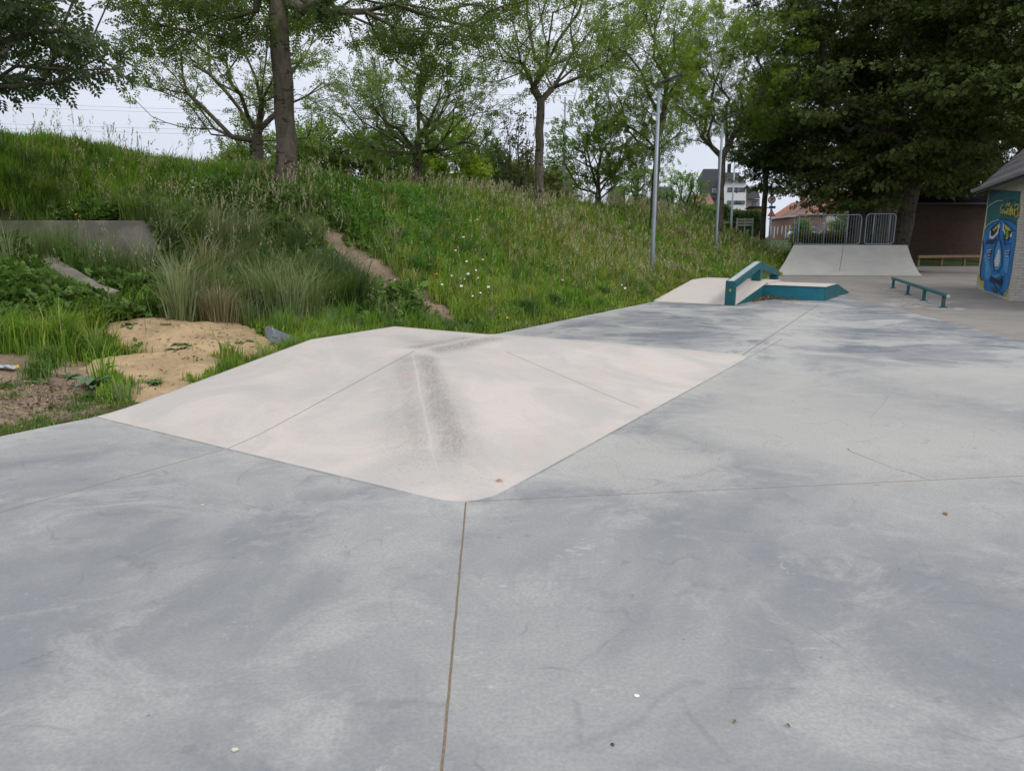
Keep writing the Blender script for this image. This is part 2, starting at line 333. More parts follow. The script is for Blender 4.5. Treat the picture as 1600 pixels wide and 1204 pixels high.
M = {}
M['slab'] = slab_mat()
M['hip'] = bank_mat('hip_concrete', (.53, .482, .445), (.43, .408, .385),
    [(J['J'], K0), (K0 + B2 * .55 + U2 * .95, J['Ja'])], .005,
    [(K0 - U2 * .05, K0 + np.array([.58, -3.2]), .012, .25), (K0 + U2 * .05, K0 + U2 * 1.5, .012, .25), (K0 + np.array([.10, -.05]), K0 + np.array([.72, -3.0]), .11, .85), (K0 + np.array([-.10, -.1]), K0 + np.array([.42, -2.9]), .10, .5), (K0 + np.array([.25, -.9]), K0 + np.array([.78, -3.1]), .19, .4), (K0 + np.array([-.12, -.7]), K0 + np.array([.40, -3.1]), .18, .3), (K0 + U2 * .05 + B2 * .12, K0 + U2 * 1.75 + B2 * .1, .11, .95), (K0 - B2 * .14, K0 + U2 * 1.5 - B2 * .14, .13, .8), (K0 - B2 * .35 + U2 * .3, K0 - B2 * .3 + U2 * 1.5, .2, .45), (K0 - B2 * .1 + U2 * .5, K0 - B2 * 1.2 + U2 * .95, .20, .4)])
M['bank'] = bank_mat('bank_concrete', (.56, .50, .46), (.52, .48, .45), [((0, 0), (.01, 0))])
M['ramp'] = bank_mat('ramp_concrete', (.50, .485, .45), (.43, .42, .395), [(P(1311, 429)[:2], P(1318, 384, Y=33.3)[:2])], .012)
def chipped(name, c1, c2):
    m, N, L = newmat(name); v = N.new('ShaderNodeTexCoord').outputs['Object']
    c = mixc(N, L, remap(N, L, noise(N, L, v, 3, 7, .7), .35, .65), c1, c2)
    ch = noise(N, L, v, 16, 8, .8, 1.5); sc_ = noise(N, L, scaled(N, L, v, (1, 1, 9)), 6, 7, .75)
    c = mixc(N, L, mathn(N, L, 'MULTIPLY', remap(N, L, sc_, .54, .70), .5), c, (.10, .26, .30)); c = mixc(N, L, mathn(N, L, 'MULTIPLY', remap(N, L, ch, .63, .66), .85), c, (.22, .23, .22))
    c = mixc(N, L, mathn(N, L, 'MULTIPLY', remap(N, L, noise(N, L, v, 9, 6, .8), .58, .75), .5), c, (.02, .035, .04))
    finish(N, L, c, .55, ch, .2, .003, .4); return m
M['teal'] = chipped('teal_paint', (.007, .085, .105), (.009, .115, .14)); M['teal_light'] = chipped('teal_board', (.010, .15, .205), (.014, .19, .25))
M['rail_top'] = simple('worn_metal_top', (.46, .47, .46), (.36, .38, .38), 9, .55, .1, .002, spec=.4)
M['galv'] = simple('galvanised_steel', (.30, .34, .38), (.24, .28, .32), 3, .5, .1, .002, metal=.35, stretch=(3, 3, .6))
M['dark_metal'] = simple('dark_metal', (.045, .045, .05), (.06, .06, .065), 5, .5, .1)
M['paving'] = None

def sstep(a, b, x): t = np.clip((x - a) / (b - a), 0, 1); return t * t * (3 - 2 * t)
def wob(x, y, f=1.0, seed=0):
    r = np.random.default_rng(100 + seed); z = 0
    for k in range(5):
        a = r.uniform(0, 6.28); p = r.uniform(0, 6.28); q = f * (1 + .7 * k)
        z = z + np.sin((x * math.cos(a) + y * math.sin(a)) * q + p + .6 * np.sin((x * math.sin(a) - y * math.cos(a)) * q * .6 + k)) / (1 + .6 * k)
    return z / 2.4
# ------------------------------------------------------------ terrain
def terrain(x, y):
    x = np.asarray(x, float); y = np.asarray(y, float)
    dx = x - O2[0]; dy = y - O2[1]; s = dx * U2[0] + dy * U2[1]; t = dx * N2[0] + dy * N2[1]
    tt = np.maximum(t, 0)
    zl = np.interp(tt, [0, 2, 3.4, 5, 6.3, 7.2, 9.3, 10.5, 15, 24, 60], [0, .16, .42, .85, 1.3, 2.1, 3.40, 3.6, 3.3, 2, 1.1])
    cr = np.interp(s, [-12, 0, 4, 10, 24, 28, 32, 36, 41], [3.3, 3.1, 2.75, 2.70, 2.65, 2.55, 2.1, 1.5, 1.1])
    zr = np.interp(tt, [0, 1.2, 2.5, 4.5, 5.8, 7, 9, 14, 24, 60], [0, .35, .95, 2.3, 3.0, 3.2, 3.22, 2.8, 1.5, 1.1]) / 3.2
    zr = np.where(tt < 12, zr * cr, np.maximum(zr * cr, 1.1))
    wl = sstep(2.5, -2.0, s)
    z = zl * wl + zr * (1 - wl)
    # path-side hollow with a low wall at the far left
    wx = sstep(-5.0, -6.3, x)
    fr = np.interp(y, [5, 6, 8, 9.5, 11, 11.95], [0, .05, .32, .62, 1.05, 1.28])
    z = np.where(y < 11.95, z + wx * (np.minimum(z, fr) - z), z + wx * sstep(20, 13, y) * (np.maximum(z, 1.80) - z))
    # raised ground behind the far ramp, level ground further off
    pl = sstep(33.3, 33.9, y) * sstep(18.9, 18.2, x) * sstep(2.0, -.5, t)
    z = z + pl * (np.maximum(z, 1.12) - z)
    rt = sstep(19.3, 20.2, x) * sstep(40, 46, y)
    z = z + rt * (.25 - z) * (t < 0)
    fa = sstep(55, 66, np.hypot(x * .8, y)); z = z + fa * (1.1 - z)
    z = z + .05 * wob(x, y, 1.1, 1) * sstep(.3, 2, t) * (1 - fa) + .012 * wob(x, y, 4, 2) * sstep(0, .5, t)
    return np.where(t < .02, np.where(pl + fa + rt > .01, z, -.09), z - .012)
def tz(x, y): return float(terrain(np.array([x]), np.array([y]))[0])
def hit(px, py):
    d = P(px, py, Y=1.0) - np.array([0, 0, HC]); ks = np.arange(3, 90, .02)
    zz = terrain(ks * d[0], ks * d[1]); below = HC + ks * d[2] <= np.maximum(zz, 0)
    i = int(np.argmax(below)) if below.any() else len(ks) - 1
    return np.array([ks[i] * d[0], ks[i] * d[1], HC + ks[i] * d[2]])
def axis(lo, hi, step, far, g=1.22):
    a = list(np.arange(lo, hi + 1e-6, step)); d = step
    while a[-1] < far: d *= g; a.append(a[-1] + d)
    d = step; b = [lo]
    while b[-1] > -far: d *= g; b.append(b[-1] - d)
    return np.array(b[1:][::-1] + a)
xs = axis(-13, 22, .11, 900); ys = axis(4, 40, .11, 900)
X, Y = np.meshgrid(xs, ys); Z = terrain(X, Y)
V = np.stack([X.ravel(), Y.ravel(), Z.ravel()], 1); nx = len(xs)
idx = np.arange(len(V)).reshape(X.shape)
Fq = np.stack([idx[:-1, :-1].ravel(), idx[:-1, 1:].ravel(), idx[1:, 1:].ravel(), idx[1:, :-1].ravel()], 1)
def seg_d(x, y, pts):
    """distance to a polyline of plan points"""
    best = np.full(np.shape(x), 1e9)
    for a, b in zip(pts[:-1], pts[1:]):
        a = np.array(a[:2]); b = np.array(b[:2]); d = b - a; k = np.clip(((x - a[0]) * d[0] + (y - a[1]) * d[1]) / (d @ d), 0, 1)
        best = np.minimum(best, np.hypot(x - a[0] - k * d[0], y - a[1] - k * d[1]))
    return best
TRACK = [hit(*q) for q in ((520, 385), (545, 412), (600, 445), (650, 478), (692, 500))]
DIRT = [(hit(20, 590), 1.05), (hit(85, 612), .5), (hit(60, 640), .5), (hit(25, 650), .35), (hit(128, 612), .28), (hit(-30, 620), .8), (hit(100, 625), .35)]
SANDC = [(hit(300, 535), 1.05), (hit(265, 575), .72), (hit(355, 545), .85), (hit(240, 522), .62), (hit(268, 612), .42), (hit(395, 548), .5), (hit(235, 590), .35)]
def bare(x, y):
    """1 where the ground is bare, 0 where grass grows"""
    wv = .18 * wob(x, y, 3.5, 11) + .14 * wob(x, y, 13, 14); b_ = sstep(.56, .30, seg_d(x, y, TRACK) + wv)
    for c_, r_ in DIRT: b_ = np.maximum(b_, sstep(1.0, .8, np.hypot(x - c_[0], (y - c_[1]) * 1.0) / r_ + wv * 1.2))
    return b_
def sandy(x, y):
    b_ = np.zeros(np.shape(x)); wv = .22 * wob(x, y, 3.0, 12) + .12 * wob(x, y, 14, 13)
    for c_, r_ in SANDC: b_ = np.maximum(b_, sstep(1.05, .9, np.hypot(x - c_[0], y - c_[1]) / r_ + wv))
    return b_
m, N, L = newmat('soil'); g = N.new('ShaderNodeNewGeometry'); pos = g.outputs['Position']; at = N.new('ShaderNodeAttribute'); at.attribute_name = 'tint'
n1 = noise(N, L, pos, 1.2, 8, .7); n2 = noise(N, L, pos, 25, 6, .75)
vs_ = N.new('ShaderNodeVectorMath'); vs_.operation = 'SCALE'; L.new(at.outputs['Color'], vs_.inputs[0]); L.new(remap(N, L, n1, .35, .65, .72, 1.2), vs_.inputs['Scale'])
c = mixc(N, L, mathn(N, L, 'MULTIPLY', remap(N, L, n2, .45, .7), .5), vs_.outputs[0], (.07, .055, .035))
vo = N.new('ShaderNodeTexVoronoi'); vo.inputs['Scale'].default_value = 26; L.new(pos, vo.inputs[0])
c = mixc(N, L, mathn(N, L, 'MULTIPLY', remap(N, L, vo.outputs['Distance'], .12, .2, 1, 0), .35), c, (.36, .30, .24))
finish(N, L, c, .95, n2, .8, .03, .1); M['soil'] = m
bb = bare(X, Y).ravel()[:, None]; far_ = sstep(26, 34, Y).ravel()[:, None]
tn = np.array([.060, .068, .024]) * (1 - bb) + np.array([.31, .225, .165]) * bb; tn = tn * (1 - far_) + np.array([.055, .088, .026]) * far_
tag(link_mesh('ground', fast_mesh('ground', V, Fq, tn), M['soil'], smooth=True), kind='structure')

# paving beyond the main slab
m, N, L = newmat('old_paving'); g = N.new('ShaderNodeNewGeometry'); pos = g.outputs['Position']
n1 = noise(N, L, pos, .5, 7, .7, .8); n2 = noise(N, L, pos, 30, 5, .75); n3 = noise(N, L, scaled(N, L, pos, (1, 2, 1)), 1.6, 8, .75, 1)
c = mixc(N, L, remap(N, L, n1, .38, .62), (.255, .235, .215), (.20, .188, .175))
c = mixc(N, L, mathn(N, L, 'MULTIPLY', remap(N, L, n3, .52, .66), .5), c, (.30, .28, .265))
c = mixc(N, L, mathn(N, L, 'MULTIPLY', remap(N, L, n3, .30, .42, 1, 0), .4), c, (.13, .115, .10))
c = mixc(N, L, mathn(N, L, 'MULTIPLY', remap(N, L, n2, .45, .7), .35), c, (.12, .11, .10))
pw = noise(N, L, pos, 3.5, 6, .75, 1)
pats = []
for q, r in ((P(1440, 470), .9), (P(1400, 451), .5), (P(1478, 481), .5), (P(1425, 476), .8)):
    n = N.new('ShaderNodeVectorMath'); n.operation = 'DISTANCE'; L.new(pos, n.inputs[0]); n.inputs[1].default_value = tuple(q)
    pats.append(remap(N, L, n.outputs['Value'], r * .6, r * 1.1, 1, 0))
c = mixc(N, L, mathn(N, L, 'MULTIPLY', mathn(N, L, 'MULTIPLY', vmax(N, L, pats), remap(N, L, pw, .44, .54)), .6), c, (.46, .44, .41))
finish(N, L, c, .85, n2, .4, .004, .25); M['paving'] = m
PV = [(3.6, 18.3, -.006), (5.6, 21.9, -.006), (11.2, 31.0, -.006), (12.2, 33.5, -.006), (19.4, 33.6, -.006), (19.4, 40.5, -.006), (28, 44.5, -.006), (60, 46, -.006), (60, -4, -.006), (3, -4, -.006)]
tag(MB().add(PV + [(x_, y_, -.10) for x_, y_, _ in PV], [tuple(range(10))] + [(i, (i + 1) % 10, 10 + (i + 1) % 10, 10 + i) for i in range(10)]).build('paved_yard', M['paving']), kind='structure')
# main slab
sl0 = st(-19, 0); slE = st(7.55, 0)
r0, r1 = np.array([9.31, 20.29]), np.array([8.03, 11.04]); rN = r1 + (r1 - r0) * 1.6
SV = [sl0, slE, np.array([4.4, 19.6]), np.array([9.6, 22.4]), r0, r1, rN, np.array([rN[0], -4]), np.array([sl0[0], -4])]
n = len(SV)
edge = []
rr = np.random.default_rng(3)
for i in range(n):         # the grass-side edge is slightly ragged
    a, b = SV[i], SV[(i + 1) % n]
    if i == 0:
        k = 90; nn = N2
        for j in range(k): edge.append(a + (b - a) * j / k + nn * (rr.normal(0, .008)))
    else: edge.append(a)
n = len(edge)
tag(MB().add([(*p, .0) for p in edge] + [(*p, -.14) for p in edge], [tuple(range(n))] + [(i, (i + 1) % n, n + (i + 1) % n, n + i) for i in range(n)]).build('concrete_slab', M['slab']), kind='structure')
# low pyramid bank (hip)
def smax(a, b, k): h = np.clip(.5 + .5 * (a - b) / k, 0, 1); return b + (a - b) * h + k * h * (1 - h)
qn = -(K0 - O2) @ N2 * -1      # distance of K0 from the outer line
q0 = -abs((K0 - O2) @ N2 - 0.0) if False else None
cN = (K0 - O2) @ N2            # N-coordinate of the apex (negative)
qmin = cN                       # along B2 (=-N2) the slab edge lies at q = cN
pv = np.arange(-HIP_L - .25, HIP_W + HIP_L + .25, .03); qv = np.concatenate([[qmin - .012], np.arange(qmin - .012 + .03, HIP_L + .5, .03)])
PP, QQ = np.meshgrid(pv, qv)
df, dr, db = -PP, QQ * 1.0, PP - HIP_W
d = smax(smax(df, dr, .05), db, .05)
dc = smax(smax(df, dr, .35), db, .35)          # rounder towards the foot
d = d + (dc - d) * np.clip(d / HIP_L, 0, 1) ** 1.5
d = np.maximum(d, 0); hh = HIP_H * (1 - d / HIP_L)
hh = np.where(hh < .07, .07 - (.07 - hh) * np.where(hh > 0, 1, 1), hh)
hz = hh.copy(); a_ = .05
hz = np.where(hh < a_, np.maximum((hh + a_) ** 2 / (4 * a_), 0) + 0 * hh, hh) - .004      # concave run-out
hz = np.where(hh < -a_, -.004, hz); hz = np.where(hh < -a_ * .55, -.03, hz)
W3 = K0[None, None] + PP[..., None] * U2 + QQ[..., None] * B2
V = np.concatenate([W3.reshape(-1, 2), hz.reshape(-1, 1)], 1); idx = np.arange(len(V)).reshape(PP.shape)
Fq = np.stack([idx[:-1, :-1].ravel(), idx[:-1, 1:].ravel(), idx[1:, 1:].ravel(), idx[1:, :-1].ravel()], 1)
keep = (V[Fq][:, :, 2].max(1) > -.02); Fq = Fq[keep]
# outer side wall
b0 = len(V); Vs = V[idx[0]].copy(); Vs[:, 2] = -.16; V = np.concatenate([V, Vs]); k = np.arange(len(pv) - 1)
Fq = np.concatenate([Fq, np.stack([idx[0][:-1], b0 + k, b0 + k + 1, idx[0][1:]], 1)])
hipo = link_mesh('skate_bank', fast_mesh('skate_bank', V, Fq), M['hip'], origin=(*K0, 0), smooth=False)
tag(hipo, 'low pale pink concrete bank with a worn scuffed hip in the near slab', 'skate bank')

# ------------------------------------------------------------ fun box with ledge and rail
fa = np.array([3.6, 18.22]); ub = np.array([.825, -.565]); ub /= np.linalg.norm(ub); ua = np.array([-ub[1], ub[0]])
fw = 2.10                                           # width of the approach bank
def fb(p, q, z): w_ = fa + ua * p + ub * q; return (w_[0], w_[1], z)
fbr = root('fun_box', (*fa, 0), 'pale skate fun box with teal sides, banks and a long low ledge', 'fun box')
HB, LB, TB = .41, 2.75, 1.25
prof = [(0, 0), (LB, HB), (LB + TB, HB), (LB + TB + 2.3, 0)]
m_ = MB(); k = len(prof)
m_.add([fb(p, 0, z) for p, z in prof] + [fb(p, fw, z) for p, z in prof], [(i, i + 1, k + i + 1, k + i) for i in range(k - 1)] + [tuple(range(k)), tuple(range(k, 2 * k))])
m_.build('bank_surface', M['bank'], fbr)
MB().add([fb(p, fw + .004, z) for p, z in ((.03, 0), (LB, HB - .012), (LB, 0))] , [(0, 1, 2)]).build('side_panel', M['teal'], fbr)
p0 = 2.42; HL = .355; q1 = 3.62
lp = [(p0, 0), (p0, HL), (p0 + 1.5, HL), (p0 + 3.5, 0)]
MB().add([fb(p, fw + .006, z) for p, z in lp] + [fb(p, q1, z) for p, z in lp], [(0, 1, 5, 4), (2, 3, 7, 6), (0, 3, 2, 1), (4, 5, 6, 7)]).build('ledge', M['teal_light'], fbr)
MB().add([fb(p0 - .01, fw + .006, HL + .003), fb(p0 - .01, q1 + .01, HL + .003), fb(p0 + 1.5, q1 + .01, HL + .003), fb(p0 + 1.5, fw + .006, HL + .003)], [(0, 1, 2, 3)]).build('ledge_top', M['bank'], fbr)
MB().bar(fb(p0 + .02, fw + .01, HL - .015), fb(p0 + .02, q1, HL - .015), .05, .03).build('edge_strip', M['teal'], fbr)
MB().prism([fb(p, q1 + .003, z) for p, z in lp], (*(ub * .01), 0)).build('end_panel', M['teal'], fbr)
# A-frame rail
A0 = P(1139.5, 477)[:2]; Apk = np.array([6.78, 19.9]); Aen = np.array([8.05, 22.0])
def beam(a, b, za, zb, w_, h_): return ((*a, za - h_ / 2), (*b, zb - h_ / 2), w_, h_)
fr = root('grind_rail', (*A0, 0), 'teal angular grind rail with pale worn top astride the fun box', 'grind rail')
zA, zP, zE = .575, .93, .60; bw, bh = .235, .17
dirA = (Apk - A0) / np.linalg.norm(Apk - A0); sA = np.array([dirA[1], -dirA[0]])
poly = lambda pts, half: [(*(q + sA * half), z) for q, z in pts]
front = [(A0, zA), (Apk, zP), (Aen, zE), (Aen, zE - bh), (Apk, zP - bh), (A0, zA - bh)]
MB().prism(poly(front, -bw / 2), (*(sA * bw), 0)).build('beam', M['teal'], fr, bevel=.006)
for a, b, za, zb in ((A0, Apk, zA, zP), (Apk, Aen, zP, zE)):
    MB().add([(*(a + sA * .075), za + .004), (*(a - sA * .075), za + .004), (*(b - sA * .075), zb + .004), (*(b + sA * .075), zb + .004)], [(0, 1, 2, 3)]).build('worn_strip', M['rail_top'], fr)
def post(c, za, zb, wd, nm='post'):
    return MB().prism([(*(c + sA * bw / 2 * i + dirA * wd / 2 * j), za) for i, j in ((-1, -1), (1, -1), (1, 1), (-1, 1))], (0, 0, zb - za)).build(nm, M['teal'], fr, bevel=.005)
p1 = post(A0 + dirA * .06, 0, zA - bh + .01, .12); post(Apk, .40, zP - bh + .005, .22); post(Aen - dirA * .1, .18, zE - bh + .01, .2)
fc = A0 + dirA * .0
m_ = MB(); f0 = np.array([*(fc - dirA * .006), .36]); ax = np.array([*sA, 0])
ring = [f0 + .035 * (math.cos(a) * ax + math.sin(a) * np.array([0, 0, 1])) for a in np.linspace(0, 6.283, 13)[:-1]]
m_.prism(ring, (*(dirA * -.004), 0)); M['sticker'] = simple('yellow_sticker', (.45, .55, .05), (.05, .12, .03), 60, .5)
m_.build('sticker', M['sticker'], p1)
# flat rail
rb = [P(1395, 450)[:2], P(1418, 460)[:2], P(1443, 469)[:2], P(1473, 480)[:2]]
rb = [rb[0] + (rb[3] - rb[0]) * k / 3 for k in (0, 1.15 / 3 * 1.05, 2.15 / 3 * 1.0, 1)] if False else rb
rr_ = root('flat_rail', (*((rb[0] + rb[3]) / 2), 0), 'low straight teal rail on four short posts on the paved yard', 'grind rail')
dR = (rb[3] - rb[0]) / np.linalg.norm(rb[3] - rb[0]); zr_ = .30
MB().tube([(*(rb[0] - dR * .22), zr_), (*(rb[3] + dR * .38), zr_ - .012)], .042, 12).build('rail', M['teal'], rr_, smooth=False)
MB().tube([(*(rb[3] + dR * .375), zr_ - .012), (*(rb[3] + dR * .395), zr_ - .012)], .040, 12).build('end_cap', M['rail_top'], rr_)
for i, b_ in enumerate(rb):
    pp = MB().box((b_[0], b_[1], zr_ / 2 - .02), (.07, .07, zr_ - .04), ((*dR, 0), (-dR[1], dR[0], 0), (0, 0, 1))).build('post', M['teal'], rr_)
    MB().box((b_[0], b_[1], .003), (.17, .17, .012), ((*dR, 0), (-dR[1], dR[0], 0), (0, 0, 1))).build('foot_plate', M['teal'], pp)
    if i == 3:
        M['rust'] = simple('rust_red', (.30, .05, .025), (.02, .10, .12), 40, .7)
        MB().box((b_[0] - .0, b_[1], .15), (.074, .074, .07), ((*dR, 0), (-dR[1], dR[0], 0), (0, 0, 1))).build('sticker', M['rust'], pp)
# ------------------------------------------------------------ far ramp and crowd barriers
bl, br_ = P(1211, 429.5)[:2], P(1442, 431)[:2]
Yt = 33.3; tl, tr_ = P(1240, 384, Y=Yt), P(1418, 382, Y=Yt - .35); HR = (tl[2] + tr_[2]) / 2
nv = 14; rows = []
for i in range(nv + 1):
    v = i / nv; z = HR * (v ** 1.28)
    a = bl + (tl[:2] - bl) * v; b = br_ + (tr_[:2] - br_) * (v ** .85 if v > 0 else 0)
    rows.append((a, b, z))
m_ = MB(); vs = []
for a, b, z in rows: vs += [(*a, z), (*b, z)]
back = 1.0
vs += [(tl[0] + .5, tl[1] + back, HR), (tr_[0] + .4, tr_[1] + back, HR)]
fs = [(2 * i, 2 * i + 1, 2 * i + 3, 2 * i + 2) for i in range(nv + 1)]
nb = len(vs); vs += [(*a, -.1) for a, b, z in rows] + [(*b, -.1) for a, b, z in rows] + [(tl[0] + .5, tl[1] + back, -.1), (tr_[0] + .4, tr_[1] + back, -.1)]
for i in range(nv): fs += [(2 * i, 2 * i + 2, nb + i + 1, nb + i), (2 * i + 1, nb + nv + 1 + i, nb + nv + 2 + i, 2 * i + 3)]
fs += [(2 * nv, 2 * nv + 2, nb + 2 * nv + 2, nb + nv), (2 * nv + 1, nb + 2 * nv + 1, nb + 2 * nv + 3, 2 * nv + 3), (2 * nv + 2, 2 * nv + 3, nb + 2 * nv + 3, nb + 2 * nv + 2)]
m_.add(vs, fs); tag(m_.build('skate_ramp', M['ramp'], origin=((bl[0] + br_[0]) / 2, bl[1], 0)), 'broad grey concrete ramp with curved face below the crowd barriers', 'skate ramp')
def barrier(x0, x1, yy, zb, zt, nbars, posts, label):
    r_ = root('crowd_barrier', ((x0 + x1) / 2, yy, zb), label, 'barrier', 'crowd barriers on top of the ramp')
    c = .16; pts = []
    for cx, cz, a0 in ((x1 - c, zt - c, 0), (x0 + c, zt - c, 90), (x0 + c, zb + c, 180), (x1 - c, zb + c, 270)):
        for k in range(5): a = R(a0 + k * 22.5); pts.append((cx + c * math.cos(a), yy, cz + c * math.sin(a)))
    MB().tube(pts, .024, 8, closed=True).build('frame', M['galv'], r_, smooth=True)
    b = MB()
    for k in range(1, nbars): xx = x0 + (x1 - x0) * k / nbars; b.tube([(xx, yy, zb + .02), (xx, yy, zt - .02)], .0085, 5)
    b.build('infill_bars', M['galv'], r_)
    for f_ in posts:
        xx = x0 + (x1 - x0) * f_
        q = MB().tube([(xx, yy + .03, zb - .12), (xx, yy + .03, zt)], .026, 8).build('upright', M['galv'], r_, smooth=True)
        MB().bar((xx, yy - .25, zb - .11), (xx, yy + .3, zb - .11), .05, .02).build('foot', M['galv'], q)
Yb = 33.75
q = [P(a, b, Y=Yb) for a, b in ((1239, 381), (1349, 335.5), (1350.5, 380), (1402, 334))]
barrier(q[0][0], q[1][0] - .06, Yb, q[0][2] - .02, q[1][2], 26, (.07, .46, .80), 'long galvanised steel crowd barrier on the ramp top')
barrier(q[2][0], q[3][0] - .03, Yb + .02, q[2][2] - .04, q[3][2], 12, (.28, .82), 'short galvanised crowd barrier beside the dark tree trunk')
# ------------------------------------------------------------ street lamps
def lamp(px, py, label, hgt, dirv, arm=.95):
    b = hit(px, py); x_, y_ = b[0], b[1]; z_ = tz(x_, y_)
    r_ = root('street_lamp', (x_, y_, z_), label, 'street lamp', 'grey lamp posts on the grass bank')
    MB().tube([(x_, y_, z_ - .3), (x_, y_, z_ + 1.1), (x_, y_, z_ + 1.15), (x_, y_, z_ + hgt)], [.072, .07, .062, .045], 12).build('pole', M['galv'], r_, smooth=True)
    MB().tube([(x_, y_, z_ + hgt - .12), (x_, y_, z_ + hgt + .03)], .058, 10).build('collar', M['dark_metal'], r_)
    d = np.array([*dirv, .30]); d /= np.linalg.norm(d); t0 = np.array([x_, y_, z_ + hgt])
    h = MB().bar(t0, t0 + d * .16, .07, .07).bar(t0 + d * .14, t0 + d * arm, .20, .065).build('lamp_head', M['dark_metal'], r_, bevel=.015)
    M.setdefault('lens', simple('lamp_lens', (.35, .36, .33), rough=.2, bump=0, spec=.5))
    u = np.array([0, 0, -.036]); MB().bar(t0 + d * arm * .5 + u, t0 + d * (arm - .06) + u, .14, .012).build('lens', M['lens'], h)
dl = np.array([.93, -.36])
lamp(1018, 440, 'tall grey lamp post near the foot of the grass bank, nearer of two', 5.52, dl, .66)
lamp(1117, 403, 'farther grey lamp post in front of the white house', 5.52, dl, .72)
def thin_pole(px, pyt, Y, label, rad=.05, zb=None):
    t = P(px, pyt, Y=Y); z_ = tz(t[0], t[1]) if zb is None else zb
    tag(MB().tube([(t[0], t[1], z_ - .3), (t[0], t[1], z_ + 1.5), (t[0], t[1], t[2])], [rad * 1.3, rad, rad * .7], 8).build('lamp_column', M['galv'], origin=(t[0], t[1], z_), smooth=True), label, 'pole')
thin_pole(883, 152, 34, 'slender grey column in front of a multi-stemmed tree', .06)
thin_pole(1148.5, 250, 62, 'thin grey pole crossing the front of the white house', .09)
thin_pole(1209, 288, 70, 'thin pole rising above the round road sign', .05)

# ------------------------------------------------------------ painted hut on the right
b1, b2 = P(1525, 449)[:2], P(1577, 470)[:2]; bd = (b1 - b2) / np.linalg.norm(b1 - b2); bn = np.array([bd[1], -bd[0]])   # bn points into the hut
ang = math.atan2(bd[1], bd[0])
M['hutbrick'] = brick_mat('white_painted_brick', (.50, .47, .42), (.46, .44, .40), (.34, .32, .29), 1, .6, (.20, .17, .15), rot=ang + math.pi / 2)
M['hutbrick_side'] = brick_mat('cream_painted_brick', (.52, .50, .40), (.48, .46, .38), (.38, .36, .30), 1, .5, (.30, .27, .2), rot=ang)
hut = root('painted_hut', (*b2, 0), 'brick hut with a blue face mural and grey tiled roof', 'hut')
ZE = 3.02; HW = 2.3; pit = 1.06; Lw = np.linalg.norm(b1 - b2)
def hb(a, c, z): q = b2 + bd * a + bn * c; return (q[0], q[1], z)
MB().prism([hb(0, .0, -.1), hb(Lw, .0, -.1), hb(Lw, 0, ZE + .1), hb(0, 0, ZE + .1)], (*(bn * .22), 0)).build('side_wall', M['hutbrick_side'], hut)
MB().prism([hb(-.003, .01, -.1), hb(-.003, 2 * HW, -.1), hb(-.003, 2 * HW, ZE + .1), hb(-.003, HW, ZE + .1 + HW * pit), hb(-.003, .01, ZE + .1)], (*(bd * .2), 0)).build('front_wall', M['hutbrick'], hut)
MB().prism([hb(Lw - .2, .23, -.1), hb(Lw - .2, 2 * HW, -.1), hb(Lw - .2, 2 * HW, ZE + .1), hb(Lw - .2, HW, ZE + .1 + HW * pit), hb(Lw - .2, .23, ZE + .1)], (*(bd * .19), 0)).build('rear_wall', M['hutbrick'], hut)
MB().prism([hb(.2, 2 * HW - .22, -.1), hb(Lw - .22, 2 * HW - .22, -.1), hb(Lw - .22, 2 * HW - .22, ZE), hb(.2, 2 * HW - .22, ZE)], (*(bn * .2), 0)).build('side_wall', M['hutbrick_side'], hut)
# pantile roof, both slopes
M['tiles'] = simple('slate_grey_pantile', (.085, .078, .09), (.13, .115, .12), 2.2, .75, .5, .006)
ea = -3.4; eb = Lw + .32
ww = np.arange(ea, eb, .027); rows_ = []
nr = 10; rl = (HW + .30) / nr
for k in range(nr):
    for f_, off in ((0.0, .045), (.55, .03), (.999, .012)): rows_.append((k + f_, off))
rv = np.array([r_[0] * rl for r_ in rows_]); ro = np.array([r_[1] for r_ in rows_])
A_, C_ = np.meshgrid(ww, rv); off = ro[:, None] + .022 * np.abs(np.sin(A_ * math.pi / .20)) ** .8 * 1.4
for side in (0, 1):
    cc = -.30 + C_ if side == 0 else 2 * HW + .30 - C_
    zz = ZE + .02 + (C_) * pit + off
    W_ = b2[None, None] + A_[..., None] * bd + cc[..., None] * bn
    V = np.concatenate([W_.reshape(-1, 2), zz.reshape(-1, 1)], 1); idx = np.arange(len(V)).reshape(A_.shape)
    Fq = np.stack([idx[:-1, :-1].ravel(), idx[:-1, 1:].ravel(), idx[1:, 1:].ravel(), idx[1:, :-1].ravel()], 1)
    ro_ = link_mesh('roof', fast_mesh('roof', V, Fq), M['tiles'], hut)
    s_ = 1 if side == 0 else -1; c0 = -.30 if side == 0 else 2 * HW + .30
    MB().prism([hb(ea, c0, ZE + .0), hb(ea, HW, ZE + (HW + .3) * pit), hb(ea, HW, ZE + (HW + .3) * pit - .10), hb(ea, c0, ZE - .08)], (*(bd * (eb - ea)), 0)).build('soffit', M['dark_metal'], ro_)
M['zinc'] = simple('weathered_zinc', (.30, .30, .31), (.22, .22, .23), 4, .5, .2, .003, metal=.3)
gp = []
for k in range(7): a = math.pi * k / 6; gp.append(hb(ea, -.375 - .075 * math.cos(a), ZE + .05 - .075 * math.sin(a)))
gp += [hb(ea, -.31, ZE + .05), hb(ea, -.44, ZE + .05)][:1] + [hb(ea, -.445, ZE + .062)]
MB().prism(gp, (*(bd * (eb - ea + .12)), 0)).build('gutter', M['zinc'], hut)
